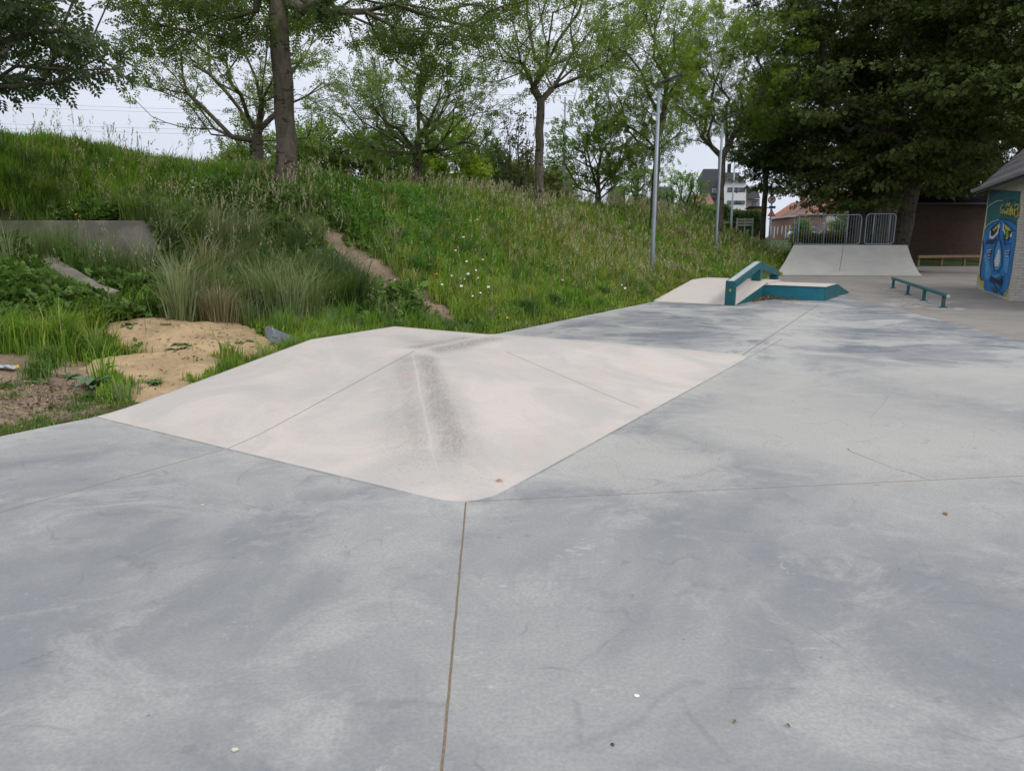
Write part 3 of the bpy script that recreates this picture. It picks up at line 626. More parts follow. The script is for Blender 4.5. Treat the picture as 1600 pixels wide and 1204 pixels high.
for aa in (-.15, -2.9): MB().prism([hb(aa, .12, -.1 if aa < -1 else ZE - .36), hb(aa, .30, -.1 if aa < -1 else ZE - .36), hb(aa, .30, ZE - .08), hb(aa, .12, ZE - .08)], (*(bd * .14), 0)).build('porch_post' if aa < -1 else 'bracket', M['zinc'], hut)
MB().prism([hb(-3.2, .14, ZE - .30), hb(-3.2, .28, ZE - .30), hb(-3.2, .28, ZE - .09), hb(-3.2, .14, ZE - .09)], (*(bd * 3.1), 0)).build('porch_beam', M['zinc'], hut)
# mural, painted on the side wall
def WP(zx, zy, lift=.003):
    px, py = 1500 + zx / 5.733, 270 + zy / 5.733
    o_ = np.array([0, 0, HC]); d = P(px, py, Y=1.0) - o_
    k = ((b2 - bn * lift) @ bn) / (d[:2] @ bn); q = o_ + k * d
    al = np.clip((q[:2] - b2) @ bd, .004, Lw - .004); w_ = b2 + bd * al - bn * lift; return (w_[0], w_[1], float(np.clip(q[2], .0, ZE + .05)))
def paintm(name, c1, c2=None, mort=None):
    if name not in M:
        m_, N, L = newmat(name); t = N.new('ShaderNodeTexCoord'); v = t.outputs['Object']
        sp = N.new('ShaderNodeSeparateXYZ'); L.new(v, sp.inputs[0])
        al = mathn(N, L, 'ADD', mathn(N, L, 'MULTIPLY', sp.outputs['X'], math.cos(ang)), mathn(N, L, 'MULTIPLY', sp.outputs['Y'], math.sin(ang)))
        cb = N.new('ShaderNodeCombineXYZ'); L.new(al, cb.inputs[0]); L.new(sp.outputs['Z'], cb.inputs[1])
        b = N.new('ShaderNodeTexBrick'); L.new(cb.outputs[0], b.inputs[0]); b.inputs['Scale'].default_value = 1
        b.inputs['Brick Width'].default_value = .21; b.inputs['Row Height'].default_value = .07; b.inputs['Mortar Size'].default_value = .007
        n1 = noise(N, L, v, 2.5, 6, .7, .8)
        cc = mixc(N, L, remap(N, L, n1, .38, .62), c1, c2 or tuple(q * .8 for q in c1))
        cc = mixc(N, L, mathn(N, L, 'MULTIPLY', b.outputs['Fac'], .55), cc, tuple(q * .45 for q in c1))
        finish(N, L, cc, .7, b.outputs['Fac'], -.5, .006, .3); M[name] = m_
    return M[name]
lv = [0]; MUR = [hut]
def patch(nm, pts, mat): 
    lv[0] += 1; return MB().add([WP(*p, lift=.003 + .0012 * lv[0]) for p in pts], [tuple(range(len(pts)))]).build(nm, mat, MUR[0])
def strokes(nm, lines, wd, mat):
    lv[0] += 1; m_ = MB()
    for ln in lines:
        for a, b in zip(ln[:-1], ln[1:]):
            a = np.array(a, float); b = np.array(b, float); d = b - a; d /= np.linalg.norm(d) + 1e-9; s_ = np.array([-d[1], d[0]]) * wd / 2
            a2 = a - d * wd * .3; b2_ = b + d * wd * .3
            m_.add([WP(*q, lift=.003 + .0012 * lv[0]) for q in (a2 - s_, a2 + s_, b2_ + s_, b2_ - s_)], [(0, 1, 2, 3)])
    m_.build(nm, mat, MUR[0])
tealp = paintm('paint_teal', (.012, .10, .115), (.015, .135, .135)); yel = paintm('paint_yellow', (.55, .46, .04)); blue = paintm('paint_blue', (.010, .13, .40), (.018, .20, .54))
dkb = paintm('paint_dark_blue', (.006, .03, .11)); ltb = paintm('paint_light_blue', (.04, .24, .55), (.09, .34, .62)); wht = paintm('paint_white', (.62, .68, .70)); blk = paintm('paint_black', (.006, .008, .014)); grn = paintm('paint_green', (.16, .42, .03))
MUR[0] = patch('mural_background', [(262, 150), (545, 165), (512, 440), (500, 520), (225, 515)], tealp)
patch('mural_yellow', [(236, 170), (258, 168), (238, 300), (222, 315)], yel); patch('mural_yellow', [(213, 480), (228, 500), (212, 640), (200, 660), (198, 600)], yel)
patch('mural_yellow', [(158, 895), (182, 950), (214, 966), (210, 1040), (188, 1005), (158, 960)], yel); patch('mural_yellow', [(420, 1030), (432, 1040), (415, 1100), (388, 1098)], yel)
patch('mural_face', [(222, 515), (250, 455), (290, 436), (340, 420), (380, 415), (430, 422), (480, 445), (507, 475), (500, 600), (485, 700), (470, 800), (458, 890), (445, 960), (428, 1030), (405, 1070), (385, 1102), (330, 1085), (270, 1065), (216, 1045), (214, 965), (190, 965), (177, 930), (180, 860), (190, 790), (203, 720), (203, 600)], blue)
patch('mural_shade', [(225, 640), (300, 630), (320, 610), (330, 560), (300, 600), (240, 600)], dkb)
patch('mural_light', [(215, 740), (235, 720), (260, 800), (280, 900), (250, 960), (225, 940), (225, 820)], ltb); patch('mural_light', [(395, 700), (440, 690), (440, 800), (420, 900), (395, 880)], ltb)
patch('mural_light', [(290, 915), (350, 910), (375, 930), (340, 945), (300, 940)], ltb)
patch('mural_nose', [(345, 600), (360, 640), (372, 740), (366, 830), (338, 878), (305, 872), (294, 820), (305, 730), (325, 660)], ltb)
patch('mural_highlight', [(347, 680), (357, 700), (356, 790), (342, 838), (312, 835), (308, 795), (328, 730)], wht)
patch('mural_eye', [(352, 436), (356, 480), (344, 540), (300, 590), (262, 588), (268, 510), (278, 506), (274, 565), (298, 566), (332, 525), (345, 470)], wht)
patch('mural_eye', [(277, 510), (344, 452), (344, 480), (330, 525), (298, 562), (276, 560)], blk); patch('mural_eye', [(292, 512), (346, 455), (342, 485), (305, 522)], yel)
patch('mural_eye', [(386, 450), (394, 452), (392, 500), (412, 535), (452, 553), (458, 530), (468, 535), (462, 578), (428, 572), (396, 552), (381, 520)], wht)
patch('mural_eye', [(395, 455), (450, 505), (462, 530), (450, 552), (412, 533), (393, 500)], blk); patch('mural_eye', [(400, 460), (450, 502), (452, 520), (412, 512), (398, 490)], yel)
patch('mural_eye', [(405, 530), (440, 515), (448, 560), (432, 606), (398, 604), (398, 570)], blk); patch('mural_eye', [(410, 535), (428, 505), (436, 560), (426, 596), (404, 596), (412, 570)], grn)
patch('mural_mouth', [(322, 975), (368, 940), (374, 975), (362, 1008), (335, 1000)], blk); patch('mural_mouth', [(268, 935), (290, 925), (330, 960), (320, 985), (262, 972)], dkb); patch('mural_mouth', [(275, 1020), (320, 1015), (335, 1060), (300, 1065)], tealp)
strokes('mural_outline', [[(222, 515), (250, 455), (340, 418), (380, 413), (460, 432), (508, 470)], [(332, 590), (308, 690), (294, 800), (304, 872), (336, 882), (366, 842), (375, 740), (358, 600)], [(260, 520), (300, 480), (350, 440)], [(388, 440), (430, 470), (490, 520)],
    [(203, 610), (203, 720), (180, 850), (178, 930), (195, 965)], [(262, 970), (300, 985), (325, 1040)], [(375, 925), (372, 1000), (345, 1050), (385, 1100)], [(275, 925), (310, 965), (345, 930), (375, 925)], [(265, 635), (310, 630)], [(390, 630), (450, 632)], [(240, 700), (275, 690), (268, 720), (245, 735)], [(400, 700), (440, 690)], [(350, 500), (340, 600)], [(385, 520), (400, 650)]], 5, blk)
strokes('mural_mark', [[(243, 700), (278, 686)], [(246, 718), (274, 708)], [(250, 740), (268, 735)], [(252, 765), (264, 762)]], 7, wht)
strokes('mural_mark', [[(405, 704), (442, 694)], [(410, 725), (438, 716)], [(414, 748), (434, 742)]], 7, wht)
strokes('mural_mark', [[(245, 709), (276, 697)], [(249, 729), (270, 722)], [(252, 754), (266, 750)]], 6, blk)
strokes('mural_mark', [[(408, 714), (440, 705)], [(412, 736), (436, 729)]], 6, blk)
strokes('mural_arc', [[(226, 500), (245, 470), (285, 440), (345, 418)], [(245, 312), (270, 288), (310, 262), (345, 250), (380, 247)]], 5, wht)
strokes('mural_arc', [[(440, 250), (480, 243), (530, 262)]], 5, blk)
strokes('graffiti_tag', [[(386, 288), (368, 300), (362, 325), (384, 338), (380, 365), (358, 345)], [(392, 325), (398, 372), (408, 340), (418, 375), (424, 322)], [(436, 374), (428, 352), (436, 325), (446, 335), (446, 376)], [(412, 300), (428, 272), (436, 300), (448, 268)], [(452, 380), (450, 300), (468, 374), (464, 290)],
    [(474, 320), (472, 370), (484, 380), (488, 325)], [(512, 320), (492, 335), (490, 385), (505, 398), (514, 370), (512, 325), (516, 385)], [(484, 300), (500, 280), (522, 285)], [(521, 285), (518, 330)]], 7, yel)

# ------------------------------------------------------------ brick house and low things behind the yard
M['brown_brick'] = brick_mat('shade_toned_brown_brick', (.095, .055, .042), (.075, .045, .034), (.085, .075, .065), 1, .3, rot=0.0)  # brown brick with the shade of the trees put into its colour
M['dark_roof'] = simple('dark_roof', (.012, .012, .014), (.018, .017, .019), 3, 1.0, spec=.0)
M['timber'] = simple('weathered_timber', (.22, .15, .08), (.16, .11, .06), 8, .8)
q0_, q1_ = P(1395, 400, Y=45.5), P(1640, 400, Y=47.5)
bhs = root('brick_outbuilding', (q0_[0], 45.5, .2), 'brown brick building under the trees, its brick toned down for deep shade', 'building')
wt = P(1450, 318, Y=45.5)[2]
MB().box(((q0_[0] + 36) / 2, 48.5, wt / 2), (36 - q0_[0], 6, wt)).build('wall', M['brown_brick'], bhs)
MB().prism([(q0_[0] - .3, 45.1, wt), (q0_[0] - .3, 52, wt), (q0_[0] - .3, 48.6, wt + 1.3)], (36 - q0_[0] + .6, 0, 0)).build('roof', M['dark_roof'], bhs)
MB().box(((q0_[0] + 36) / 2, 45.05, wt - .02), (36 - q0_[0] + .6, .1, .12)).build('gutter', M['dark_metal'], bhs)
g0 = P(1352, 395, Y=43.5)[0]; g1 = P(1398, 395, Y=43.5)[0]; gz = P(1370, 275, Y=43.5)[2]
gb = root('gable_shed', (g0, 43.5, .2), 'grey brown gabled shed half hidden behind the big trunk', 'shed')
M['shed'] = simple('grey_brown_boards', (.115, .10, .092), (.09, .08, .075), 3, .85, stretch=(6, 6, .5))
MB().prism([(g0, 43.5, 0), (g1 + .6, 43.5, 0), (g1 + .6, 43.5, gz - 1.6), ((g0 + g1 + .6) / 2, 43.5, gz), (g0, 43.5, gz - 1.6)], (0, 1.9, 0)).build('wall', M['shed'], gb)
xm = (g0 + g1 + .6) / 2
MB().prism([(g0 - .25, 43.3, gz - 1.78), (xm, 43.3, gz + .06), (g1 + .85, 43.3, gz - 1.78), (g1 + .85, 43.3, gz - 1.66), (xm, 43.3, gz + .18), (g0 - .25, 43.3, gz - 1.66)], (0, 2.15, 0)).build('roof', M['dark_roof'], gb)
ra, rb2 = P(1434, 401, Y=39.5), P(1545, 400, Y=41.0)
wr = root('low_barrier_rail', (ra[0], ra[1], 0), 'long low tan timber rail at the far edge of the yard', 'rail')
MB().bar(ra, rb2, .12, .14).build('beam', M['timber'], wr)
for f_ in (.03, .35, .67, .97):
    q = ra + (rb2 - ra) * f_; MB().box((q[0], q[1] + .09, q[2] / 2), (.1, .1, q[2] + .1)).build('post', M['timber'], wr)

# ---- low concrete wall and sloping kerb at the left
M['oldwall'] = simple('weathered_concrete', (.27, .245, .21), (.17, .155, .13), 3, .9, .6, .01)
wl0, wl1 = P(-120, 341, Y=12.0), P(246, 343, Y=12.0)
tag(MB().box(((wl0[0] + wl1[0]) / 2, 12.02, 1.2), (wl1[0] - wl0[0], .2, 1.32)).build('retaining_wall', M['oldwall'], origin=(wl0[0], 12, 0), bevel=.015), 'low grey concrete retaining wall half buried in the grass bank', 'wall')
kp = [hit(*q) for q in ((-40, 372), (30, 402), (90, 438), (140, 468), (172, 480))]
m_ = MB()
for a, b in zip(kp[:-1], kp[1:]): m_.bar(a + [0, 0, .06], b + [0, 0, .06] + (b - a) * .03, .34, .36)
tag(m_.build('sloping_kerb', M['oldwall'], origin=kp[2], bevel=.02), 'sloping grey concrete kerb running down through the weeds', 'kerb')

# ---- sand heap
sx, sy = np.meshgrid(np.arange(-8.5, -2.4, .05), np.arange(5.9, 11.6, .05))
dx = sx - O2[0]; dy = sy - O2[1]; ss = dx * U2[0] + dy * U2[1]; tt = dx * N2[0] + dy * N2[1]
ctr = [(hit(285, 535), 1.2, .13), (hit(235, 535), .8, .10), (hit(345, 548), 1.0, .09), (hit(262, 575), .7, .06)]
bz = np.zeros_like(sx)
for c_, r_, h_ in ctr: bz = np.maximum(bz, h_ * np.exp(-(((sx - c_[0]) ** 2 + (sy - c_[1]) ** 2) / r_ ** 2) * 1.1))
smk = sandy(sx, sy)
bz = bz * smk + .07 * smk - .045 + (.022 * wob(sx, sy, 4.0, 5) + .016 * wob(sx, sy, 11, 6) + .010 * wob(sx, sy, 25, 7) + .006 * wob(sx, sy, 45, 8)) * smk
sz = terrain(sx, sy) + bz; sz = np.where(tt < .01, -.2, sz)
V = np.stack([sx.ravel(), sy.ravel(), sz.ravel()], 1); idx = np.arange(len(V)).reshape(sx.shape)
Fq = np.stack([idx[:-1, :-1].ravel(), idx[:-1, 1:].ravel(), idx[1:, 1:].ravel(), idx[1:, :-1].ravel()], 1)
m, N, L = newmat('sand'); g = N.new('ShaderNodeNewGeometry'); pos = g.outputs['Position']
n1 = noise(N, L, pos, 2.2, 7, .7); n2 = noise(N, L, pos, 40, 6, .8); n3 = noise(N, L, pos, 14, 5, .7, 1.5)
c = mixc(N, L, remap(N, L, n1, .36, .64), (.47, .34, .20), (.34, .245, .145)); c = mixc(N, L, mathn(N, L, 'MULTIPLY', remap(N, L, n3, .57, .68), .6), c, (.17, .12, .07))
c = mixc(N, L, mathn(N, L, 'MULTIPLY', remap(N, L, n2, .5, .75), .3), c, (.2, .14, .08)); finish(N, L, c, .95, n3, .8, .02, .1); M['sand'] = m
tag(link_mesh('sand_heap', fast_mesh('sand_heap', V, Fq), M['sand'], smooth=True), kind='structure')
def sandz(x_, y_): return float(np.interp(0, [0], [0]))
# ------------------------------------------------------------ trees
M['bark'] = bark_mat('ash_bark', (.17, .145, .115), (.10, .082, .062)); M['bark_dark'] = bark_mat('lime_bark', (.10, .085, .07), (.055, .046, .038))
M['leaf'] = leaf_mat('ash_leaf', .5); M['leaf_dark'] = leaf_mat('lime_leaf', .22, .6, .25); M['grass'] = leaf_mat('grass_blade', .34, .6, .2)
def norm(v): return v / (np.linalg.norm(v, axis=-1, keepdims=True) + 1e-9)
def skeleton(rg, base, fork, targets, bf=.45, wobble=.15, up=.25, multi=1, step=.55):
    """balanced spanning tree from the trunk to points in the crown"""
    base = np.array(base, float); fork = np.array(fork, float); nodes = [base]; par = [-1]; pl = [0.0]
    for k in range(1, 9):
        q = base + (fork - base) * k / 8 + (rg.normal(0, .02, 3) * np.linalg.norm(fork - base) * .25 * (k < 8))
        nodes.append(q); par.append(len(nodes) - 2); pl.append(pl[-1] + np.linalg.norm(q - nodes[-2]))
    start = 7 if multi == 1 else 2
    A = np.array(nodes); pl = list(pl); P_ = np.array(pl)
    order = np.argsort(np.linalg.norm(targets - fork, axis=1) + rg.normal(0, .15, len(targets)))
    tips = []
    for ti in order:
        t = targets[ti]; v = t - A; dd = np.linalg.norm(v, axis=1); cost = dd + bf * P_ + np.maximum(0, -v[:, 2]) * .5; cost[:start] += 1e3
        i = int(np.argmin(cost)); n_ = max(1, int(dd[i] / step)); a = A[i]; dvec = t - a; new = []
        for k in range(1, n_ + 1):
            f_ = k / n_; q = a + dvec * f_ + np.array([0, 0, up * dd[i] * .35 * math.sin(math.pi * f_) * (-1 if dvec[2] > .6 * dd[i] else 1) * .4])
            if k < n_: q = q + rg.normal(0, wobble * min(dd[i], 2.5) * .5, 3)
            par.append(i if k == 1 else len(A) + len(new) - 1); new.append(q)
        na = np.array(new); prev = np.vstack([a[None], na[:-1]]); ll = P_[i] + np.cumsum(np.linalg.norm(na - prev, axis=1))
        A = np.vstack([A, na]); P_ = np.concatenate([P_, ll]); tips.append(len(A) - 1)
    return A, np.array(par), np.array(tips)
def tree_mesh(A, par, tips, r0, expo=.46, rmin=.007, flare=1.35):
    n = len(A); cnt = np.zeros(n)
    cnt[tips] += 1
    for i in range(n - 1, 0, -1): cnt[par[i]] += cnt[i] if par[i] != i else 0
    cnt = np.maximum(cnt, 1); rad = np.maximum(rmin, r0 * (cnt / cnt[0]) ** expo)
    rad[:9] *= np.linspace(1, .86, 9); rad[0] *= flare; rad[1] *= 1 + (flare - 1) * .25
    V = []; Fc = []; b = 0
    i = np.arange(1, n); p = par[i]; a = A[p]; c = A[i]; d = norm(c - a)
    ra = np.minimum(rad[p], rad[i] * 1.22); rb = rad[i]
    ra[:8] = rad[p[:8]]
    for sel, k in ((rad[i] > .05, 9), (rad[i] <= .05, 4)):
        if not sel.any(): continue
        aa, cc, dd_, r1_, r2_ = a[sel], c[sel], d[sel], ra[sel], rb[sel]
        ref = np.where(np.abs(dd_[:, 2:3]) > .9, np.array([[1., 0, 0]]), np.array([[0, 0, 1.]])); x_ = norm(np.cross(dd_, ref)); y_ = np.cross(dd_, x_)
        an = np.arange(k) * 2 * math.pi / k; cs, sn = np.cos(an), np.sin(an)
        ring = x_[:, None] * cs[None, :, None] + y_[:, None] * sn[None, :, None]
        v1 = (aa - dd_ * r1_[:, None] * .3)[:, None] + ring * r1_[:, None, None]; v2 = (cc + dd_ * r2_[:, None] * .3)[:, None] + ring * r2_[:, None, None]
        m_ = len(aa); V.append(np.concatenate([v1, v2], 1).reshape(-1, 3)); o_ = b + np.arange(m_)[:, None] * 2 * k; kk = np.arange(k); k2 = (kk + 1) % k
        Fc.append(np.stack([o_ + kk, o_ + k2, o_ + k + k2, o_ + k + kk], 2).reshape(-1, 4)); b += m_ * 2 * k
    return np.concatenate(V), np.concatenate(Fc)
def leaf_quads(rg, pos, dirs, nrm, size, npair=3, lw=.36, ll=.40, tint=(.06, .10, .03), tvar=.25, fold=.1, yellow=0.0):
    """compound leaves: npair pairs of leaflets and one at the tip; each leaflet one rhombic face"""
    n = len(pos); d = norm(dirs); s_ = norm(np.cross(d, nrm)); nn = np.cross(s_, d); Vs = []
    sz = size * rg.uniform(.7, 1.25, n)
    for j in range(npair * 2 + 1):
        if j == npair * 2: f_ = 1.0; ld = d + nn * rg.normal(0, .2, (n, 1))
        else:
            f_ = .30 + .62 * (j // 2) / max(1, npair - .3); sg = 1 if j % 2 else -1; ld = d * .45 + s_ * sg * .9 + nn * rg.normal(-fold, .25, (n, 1))
        ld = norm(ld); b_ = pos + d * (sz * f_)[:, None] * (1.0 if j < npair * 2 else .85) ; L_ = (sz * ll * (1 - .25 * abs(f_ - .6)))[:, None]
        w_ = norm(np.cross(ld, nn + s_ * rg.normal(0, .3, (n, 1)))) * L_ * lw
        Vs.append(np.stack([b_, b_ + ld * L_ * .45 + w_, b_ + ld * L_, b_ + ld * L_ * .45 - w_], 1))
    V = np.concatenate(Vs, 0).reshape(-1, 3); Fc = np.arange(len(V)).reshape(-1, 4)
    t = np.array(tint)[None] * (1 + rg.normal(0, tvar, (n, 1))).clip(.45, 1.7); t = t * np.array([1.0, 1, 1]) + np.abs(rg.normal(0, yellow, (n, 1))) * np.array([[.10, .09, 0]])
    C_ = np.repeat(np.tile(t, (npair * 2 + 1, 1)), 4, axis=0).clip(0, .6)
    return V, Fc, C_
def ellipsoid_pts(rg, c, r, n, shell=.55, zcut=-9, clump=0):
    out_ = []
    if clump:
        cs_ = ellipsoid_pts(rg, c, r, clump, max(shell, .6), zcut)
        for k in range(n - clump): p = cs_[rg.integers(0, clump)] + rg.normal(0, 1, 3) * np.array([.62, .62, .34]) ; out_.append(p)
        return np.vstack([cs_, np.array(out_)])
    while len(out_) < n:
        v = rg.normal(size=3); v /= np.linalg.norm(v); q = rg.uniform(shell ** 3, 1) ** (1 / 3)
        q *= 1 + .16 * math.sin(3.1 * v[0] * 2 + c[0]) + .13 * math.sin(4.3 * v[2] * 2 + c[1]) + .08 * math.sin(7 * v[1] + 3 * v[0])
        p = np.array(c) + v * q * np.array(r)
        if p[2] > zcut: out_.append(p)
    return np.array(out_)
def tree(name, px, Y, label, cat, cpx, cpy, rpx, rpy, r0, forky, n_t=260, leaves=20, lsize=.25, npair=3, lw=.30, ll=.40, tint=(.07, .11, .03), spread=.38, flat=.55,
         droop=.35, mat='leaf', bark='bark', bf=.45, seed=1, group=None, multi=1, zb=None, shell=.35, lean=(0, 0), ry=None, yellow=.15, cy_off=0.0, step=.6, extra=None, zcut=None, tvar=.22, expo=.54, cull=True, fill=None, clump=0):
    rg = np.random.default_rng(seed); b = P(px, 300, Y=Y); z0 = tz(b[0], b[1]) if zb is None else zb
    base = np.array([b[0], b[1], z0 - .15]); sc = Y / F * 1.0
    fk = P(px + lean[0], forky, Y=Y); cc = P(cpx, cpy, Y=Y + cy_off); rr3 = (rpx * sc, (ry or rpx * sc), rpy * sc)
    tg = ellipsoid_pts(rg, cc, rr3, n_t, shell, zcut if zcut is not None else z0 + .8, clump)
    if fill: extra = list(extra or []) + [(rg.uniform(x0_, x1_), rg.uniform(y0_, y1_), rg.uniform(-1.2, 1.2)) for x0_, x1_, y0_, y1_, k_ in fill for _ in range(k_)]
    if extra is not None: tg = np.vstack([tg, np.array([P(a_, b_, Y=Y + c_) for a_, b_, c_ in extra])])
    A, par, tips = skeleton(rg, base, fk, tg, bf, multi=multi, step=step)
    V, Fc = tree_mesh(A, par, tips, r0, expo)
    r_ = root(name, (base[0], base[1], z0), label, cat, group)
    link_mesh('trunk', fast_mesh('trunk', V, Fc), M[bark], r_, smooth=True)
    # twig points: tips plus the outer part of their branches
    tp = A[tips]; outd = norm(tp - A[par[tips]])
    n = len(tp) * leaves; ci = np.repeat(np.arange(len(tp)), leaves); back = rg.uniform(-.2, 1.0, (n, 1))
    pos = tp[ci] - outd[ci] * back * spread * 1.2 + rg.normal(0, 1, (n, 3)) * spread * np.array([.62, .62, .62 * flat])
    rad = norm(np.array(pos) - np.array([cc[0], cc[1], cc[2] - rr3[2] * .4]))
    dr = norm(rg.normal(0, 1, (n, 3)) * .6 + outd[ci] * .5 + rad * .5 + np.array([0, 0, -droop])); nr = norm(rg.normal(0, .55, (n, 3)) + np.array([0, 0, 1.0]) + rad * .35)
    if cull:
        u_, v_ = project(pos); k = (u_ > -260) & (u_ < 1860) & (v_ > -330) & (v_ < 1300); keepm = k | (rg.random(n) < .12); pos, dr, nr = pos[keepm], dr[keepm], nr[keepm]
    V, Fc, C_ = leaf_quads(rg, pos, dr, nr, lsize, npair, lw, ll, tint, tvar, yellow=yellow)
    link_mesh('crown', fast_mesh('crown', V, Fc, C_), M[mat], r_)
    return r_
G1 = (.085, .125, .030); G2 = (.062, .098, .028); GD = (.038, .058, .016)
tree('ash_tree', -150, 11.0, 'ash branches with hanging dark leaves reaching in at the upper left corner', 'tree', -130, 10, 265, 165, .22, 120, 210, 17, .25, 4, .24, .38, (.085, .125, .060), .30, .35, .8, seed=3, zb=2.3, shell=.3, zcut=3.3, yellow=.03)
tree('ash_tree', 450, 16.2, 'thick straight trunk with knotted bark on top of the grass bank', 'tree', 470, -150, 345, 245, .225, -60, 330, 24, .24, 3, .22, .38, (.085, .135, .03), .30, .45, .5, seed=5, shell=.45, zcut=6.1, lean=(-18, 0), yellow=.08, fill=[(190, 430, -20, 78, 46), (470, 540, -20, 45, 9), (600, 760, -20, 75, 24), (660, 740, 40, 110, 7)],
     extra=[(215, 62, 0), (250, 40, .5), (300, 50, -.5), (345, 60, .6), (600, 80, .3), (640, 75, -.6), (690, 95, .4), (725, 120, .2), (705, 60, -.3), (745, 50, .3), (760, 20, .5), (500, 35, -.4), (380, 48, .8), (270, 66, 1), (660, 120, 0), (620, 60, .8)])
tree('ash_tree', 403, 24.0, 'low forked ash with a fan of bare limbs behind the thick trunk', 'tree', 365, 90, 160, 98, .19, 205, 240, 11, .27, 3, .22, .38, (.15, .21, .065), .26, .5, .35, seed=8, shell=.45, multi=1, bf=.55, ry=3.2, yellow=.12,
     extra=[(205, 150, 0), (240, 190, .5), (290, 200, 0), (330, 210, -.5), (215, 120, .5), (500, 190, .3), (480, 215, 0)])
tree('ash_tree', 650, 27.0, 'wide bushy ash with a short stout trunk in the middle of the crest', 'tree', 642, 160, 132, 88, .22, 225, 330, 14, .27, 3, .22, .38, (.145, .22, .06), .28, .5, .4, seed=11, shell=.4, ry=3.4, lean=(2, 0), bf=.5, yellow=.08)
tree('ash_tree', 841, 24.5, 'slim ash with a knobbly trunk forking into an open V', 'tree', 868, 20, 150, 135, .155, 158, 340, 12, .27, 3, .22, .38, (.15, .225, .045), .26, .55, .4, seed=14, shell=.35, lean=(4, 0), ry=3.3, bf=.5, zcut=6.3, yellow=.15)
tree('young_tree', 935, 31.0, 'multi-stemmed young tree with loose light foliage behind the grey column', 'tree', 928, 222, 76, 78, .14, 275, 150, 9, .28, 3, .34, .40, (.14, .23, .055), .28, .6, .2, seed=17, shell=.3, multi=2, ry=2.2, bf=.6)
tree('ash_tree', 1024, 29.0, 'tall narrow ash rising behind the nearer lamp post', 'tree', 1005, 95, 88, 150, .16, 216, 320, 17, .27, 3, .22, .38, (.145, .225, .035), .28, .55, .4, seed=21, shell=.25, lean=(3, 0), ry=2.4, bf=.5, yellow=.15,
     extra=[(940, 190, 0), (960, 230, .3), (985, 240, -.2), (1060, 225, 0), (1050, 5, 0)])
tree('ash_tree', 1127, 36.0, 'broad vase-shaped ash before the white house with its dark roof', 'tree', 1143, 122, 104, 100, .20, 245, 520, 20, .28, 3, .22, .38, (.145, .225, .035), .28, .55, .35, seed=24, shell=.45, zcut=6.3, lean=(1, 0), ry=3.4, bf=.5, yellow=.15)
tree('small_tree', 1197, 43.0, 'small dark-leaved tree beside the round road sign', 'tree', 1200, 215, 52, 58, .17, 268, 220, 18, .30, 3, .4, .40, (.070, .105, .028), .42, .5, .5, mat='leaf_dark', bark='bark_dark', seed=27, shell=.2, zcut=5.6, ry=2.2)
kw = dict(mat='leaf_dark', bark='bark_dark', npair=2, lw=.42, ll=.55, flat=.28, droop=.6, bf=.5, cat='tree', yellow=.06, tvar=.25)
def lime(px, Y, label, cx, cy, rx, ry_, r0, fk, n_t, lv_, seed, **k2):
    a = dict(kw); a.update(k2); tree('lime_tree', px, Y, label, cpx=cx, cpy=cy, rpx=rx, rpy=ry_, r0=r0, forky=fk, n_t=n_t, leaves=int(lv_ * 1.6), lsize=.185, tint=(.074, .100, .024), spread=.60, clump=int(n_t * .42), seed=seed, group='big dark lime trees over the yard', **a)
lime(1412, 36.0, 'great dark lime with a leaning trunk rising behind the ramp corner', 1400, 40, 198, 235, .42, 215, 560, 62, 31, zcut=4.4, ry=5.5, shell=.62, lean=(28, 0), extra=[(1262, 318, 0), (1300, 322, -.5), (1345, 315, -1), (1275, 250, -1), (1230, 300, .5), (1380, 318, -1), (1500, 255, -3), (1480, 225, -3.5), (1540, 240, -2), (1460, 270, -2.5), (1510, 275, -2), (1530, 265, -3), (1255, 275, 0), (1290, 300, -1), (1380, 290, -2), (1330, 270, -1.5), (1400, 240, -3), (1440, 230, -3.5)])
lime(1640, 31.0, 'dark lime hanging over the tiled roof at the upper right', 1610, 0, 150, 225, .36, 190, 420, 62, 33, zcut=4.6, ry=4.5, shell=.62)
lime(1335, 43.0, 'dark lime whose slim trunk shows through the long barrier', 1320, 190, 130, 150, .23, 300, 430, 50, 35, zcut=3.4, ry=4.5, shell=.55)
lime(1374, 40.5, 'dark lime with a thick straight trunk behind the short barrier', 1420, 150, 140, 190, .42, 250, 330, 50, 37, zcut=4.3, ry=4.0, shell=.5)
lime(1470, 49.0, 'dark lime farthest back, filling the gap behind the leaning trunk', 1430, 150, 170, 190, .35, 240, 300, 40, 43, zcut=5.5, ry=3.0, shell=.4)
lime(1560, 43.0, 'dark lime at the back standing over the brick building', 1520, 130, 150, 200, .35, 240, 420, 50, 39, zcut=4.0, ry=3.5, fill=[(1440, 1560, 225, 300, 40)], shell=.5)
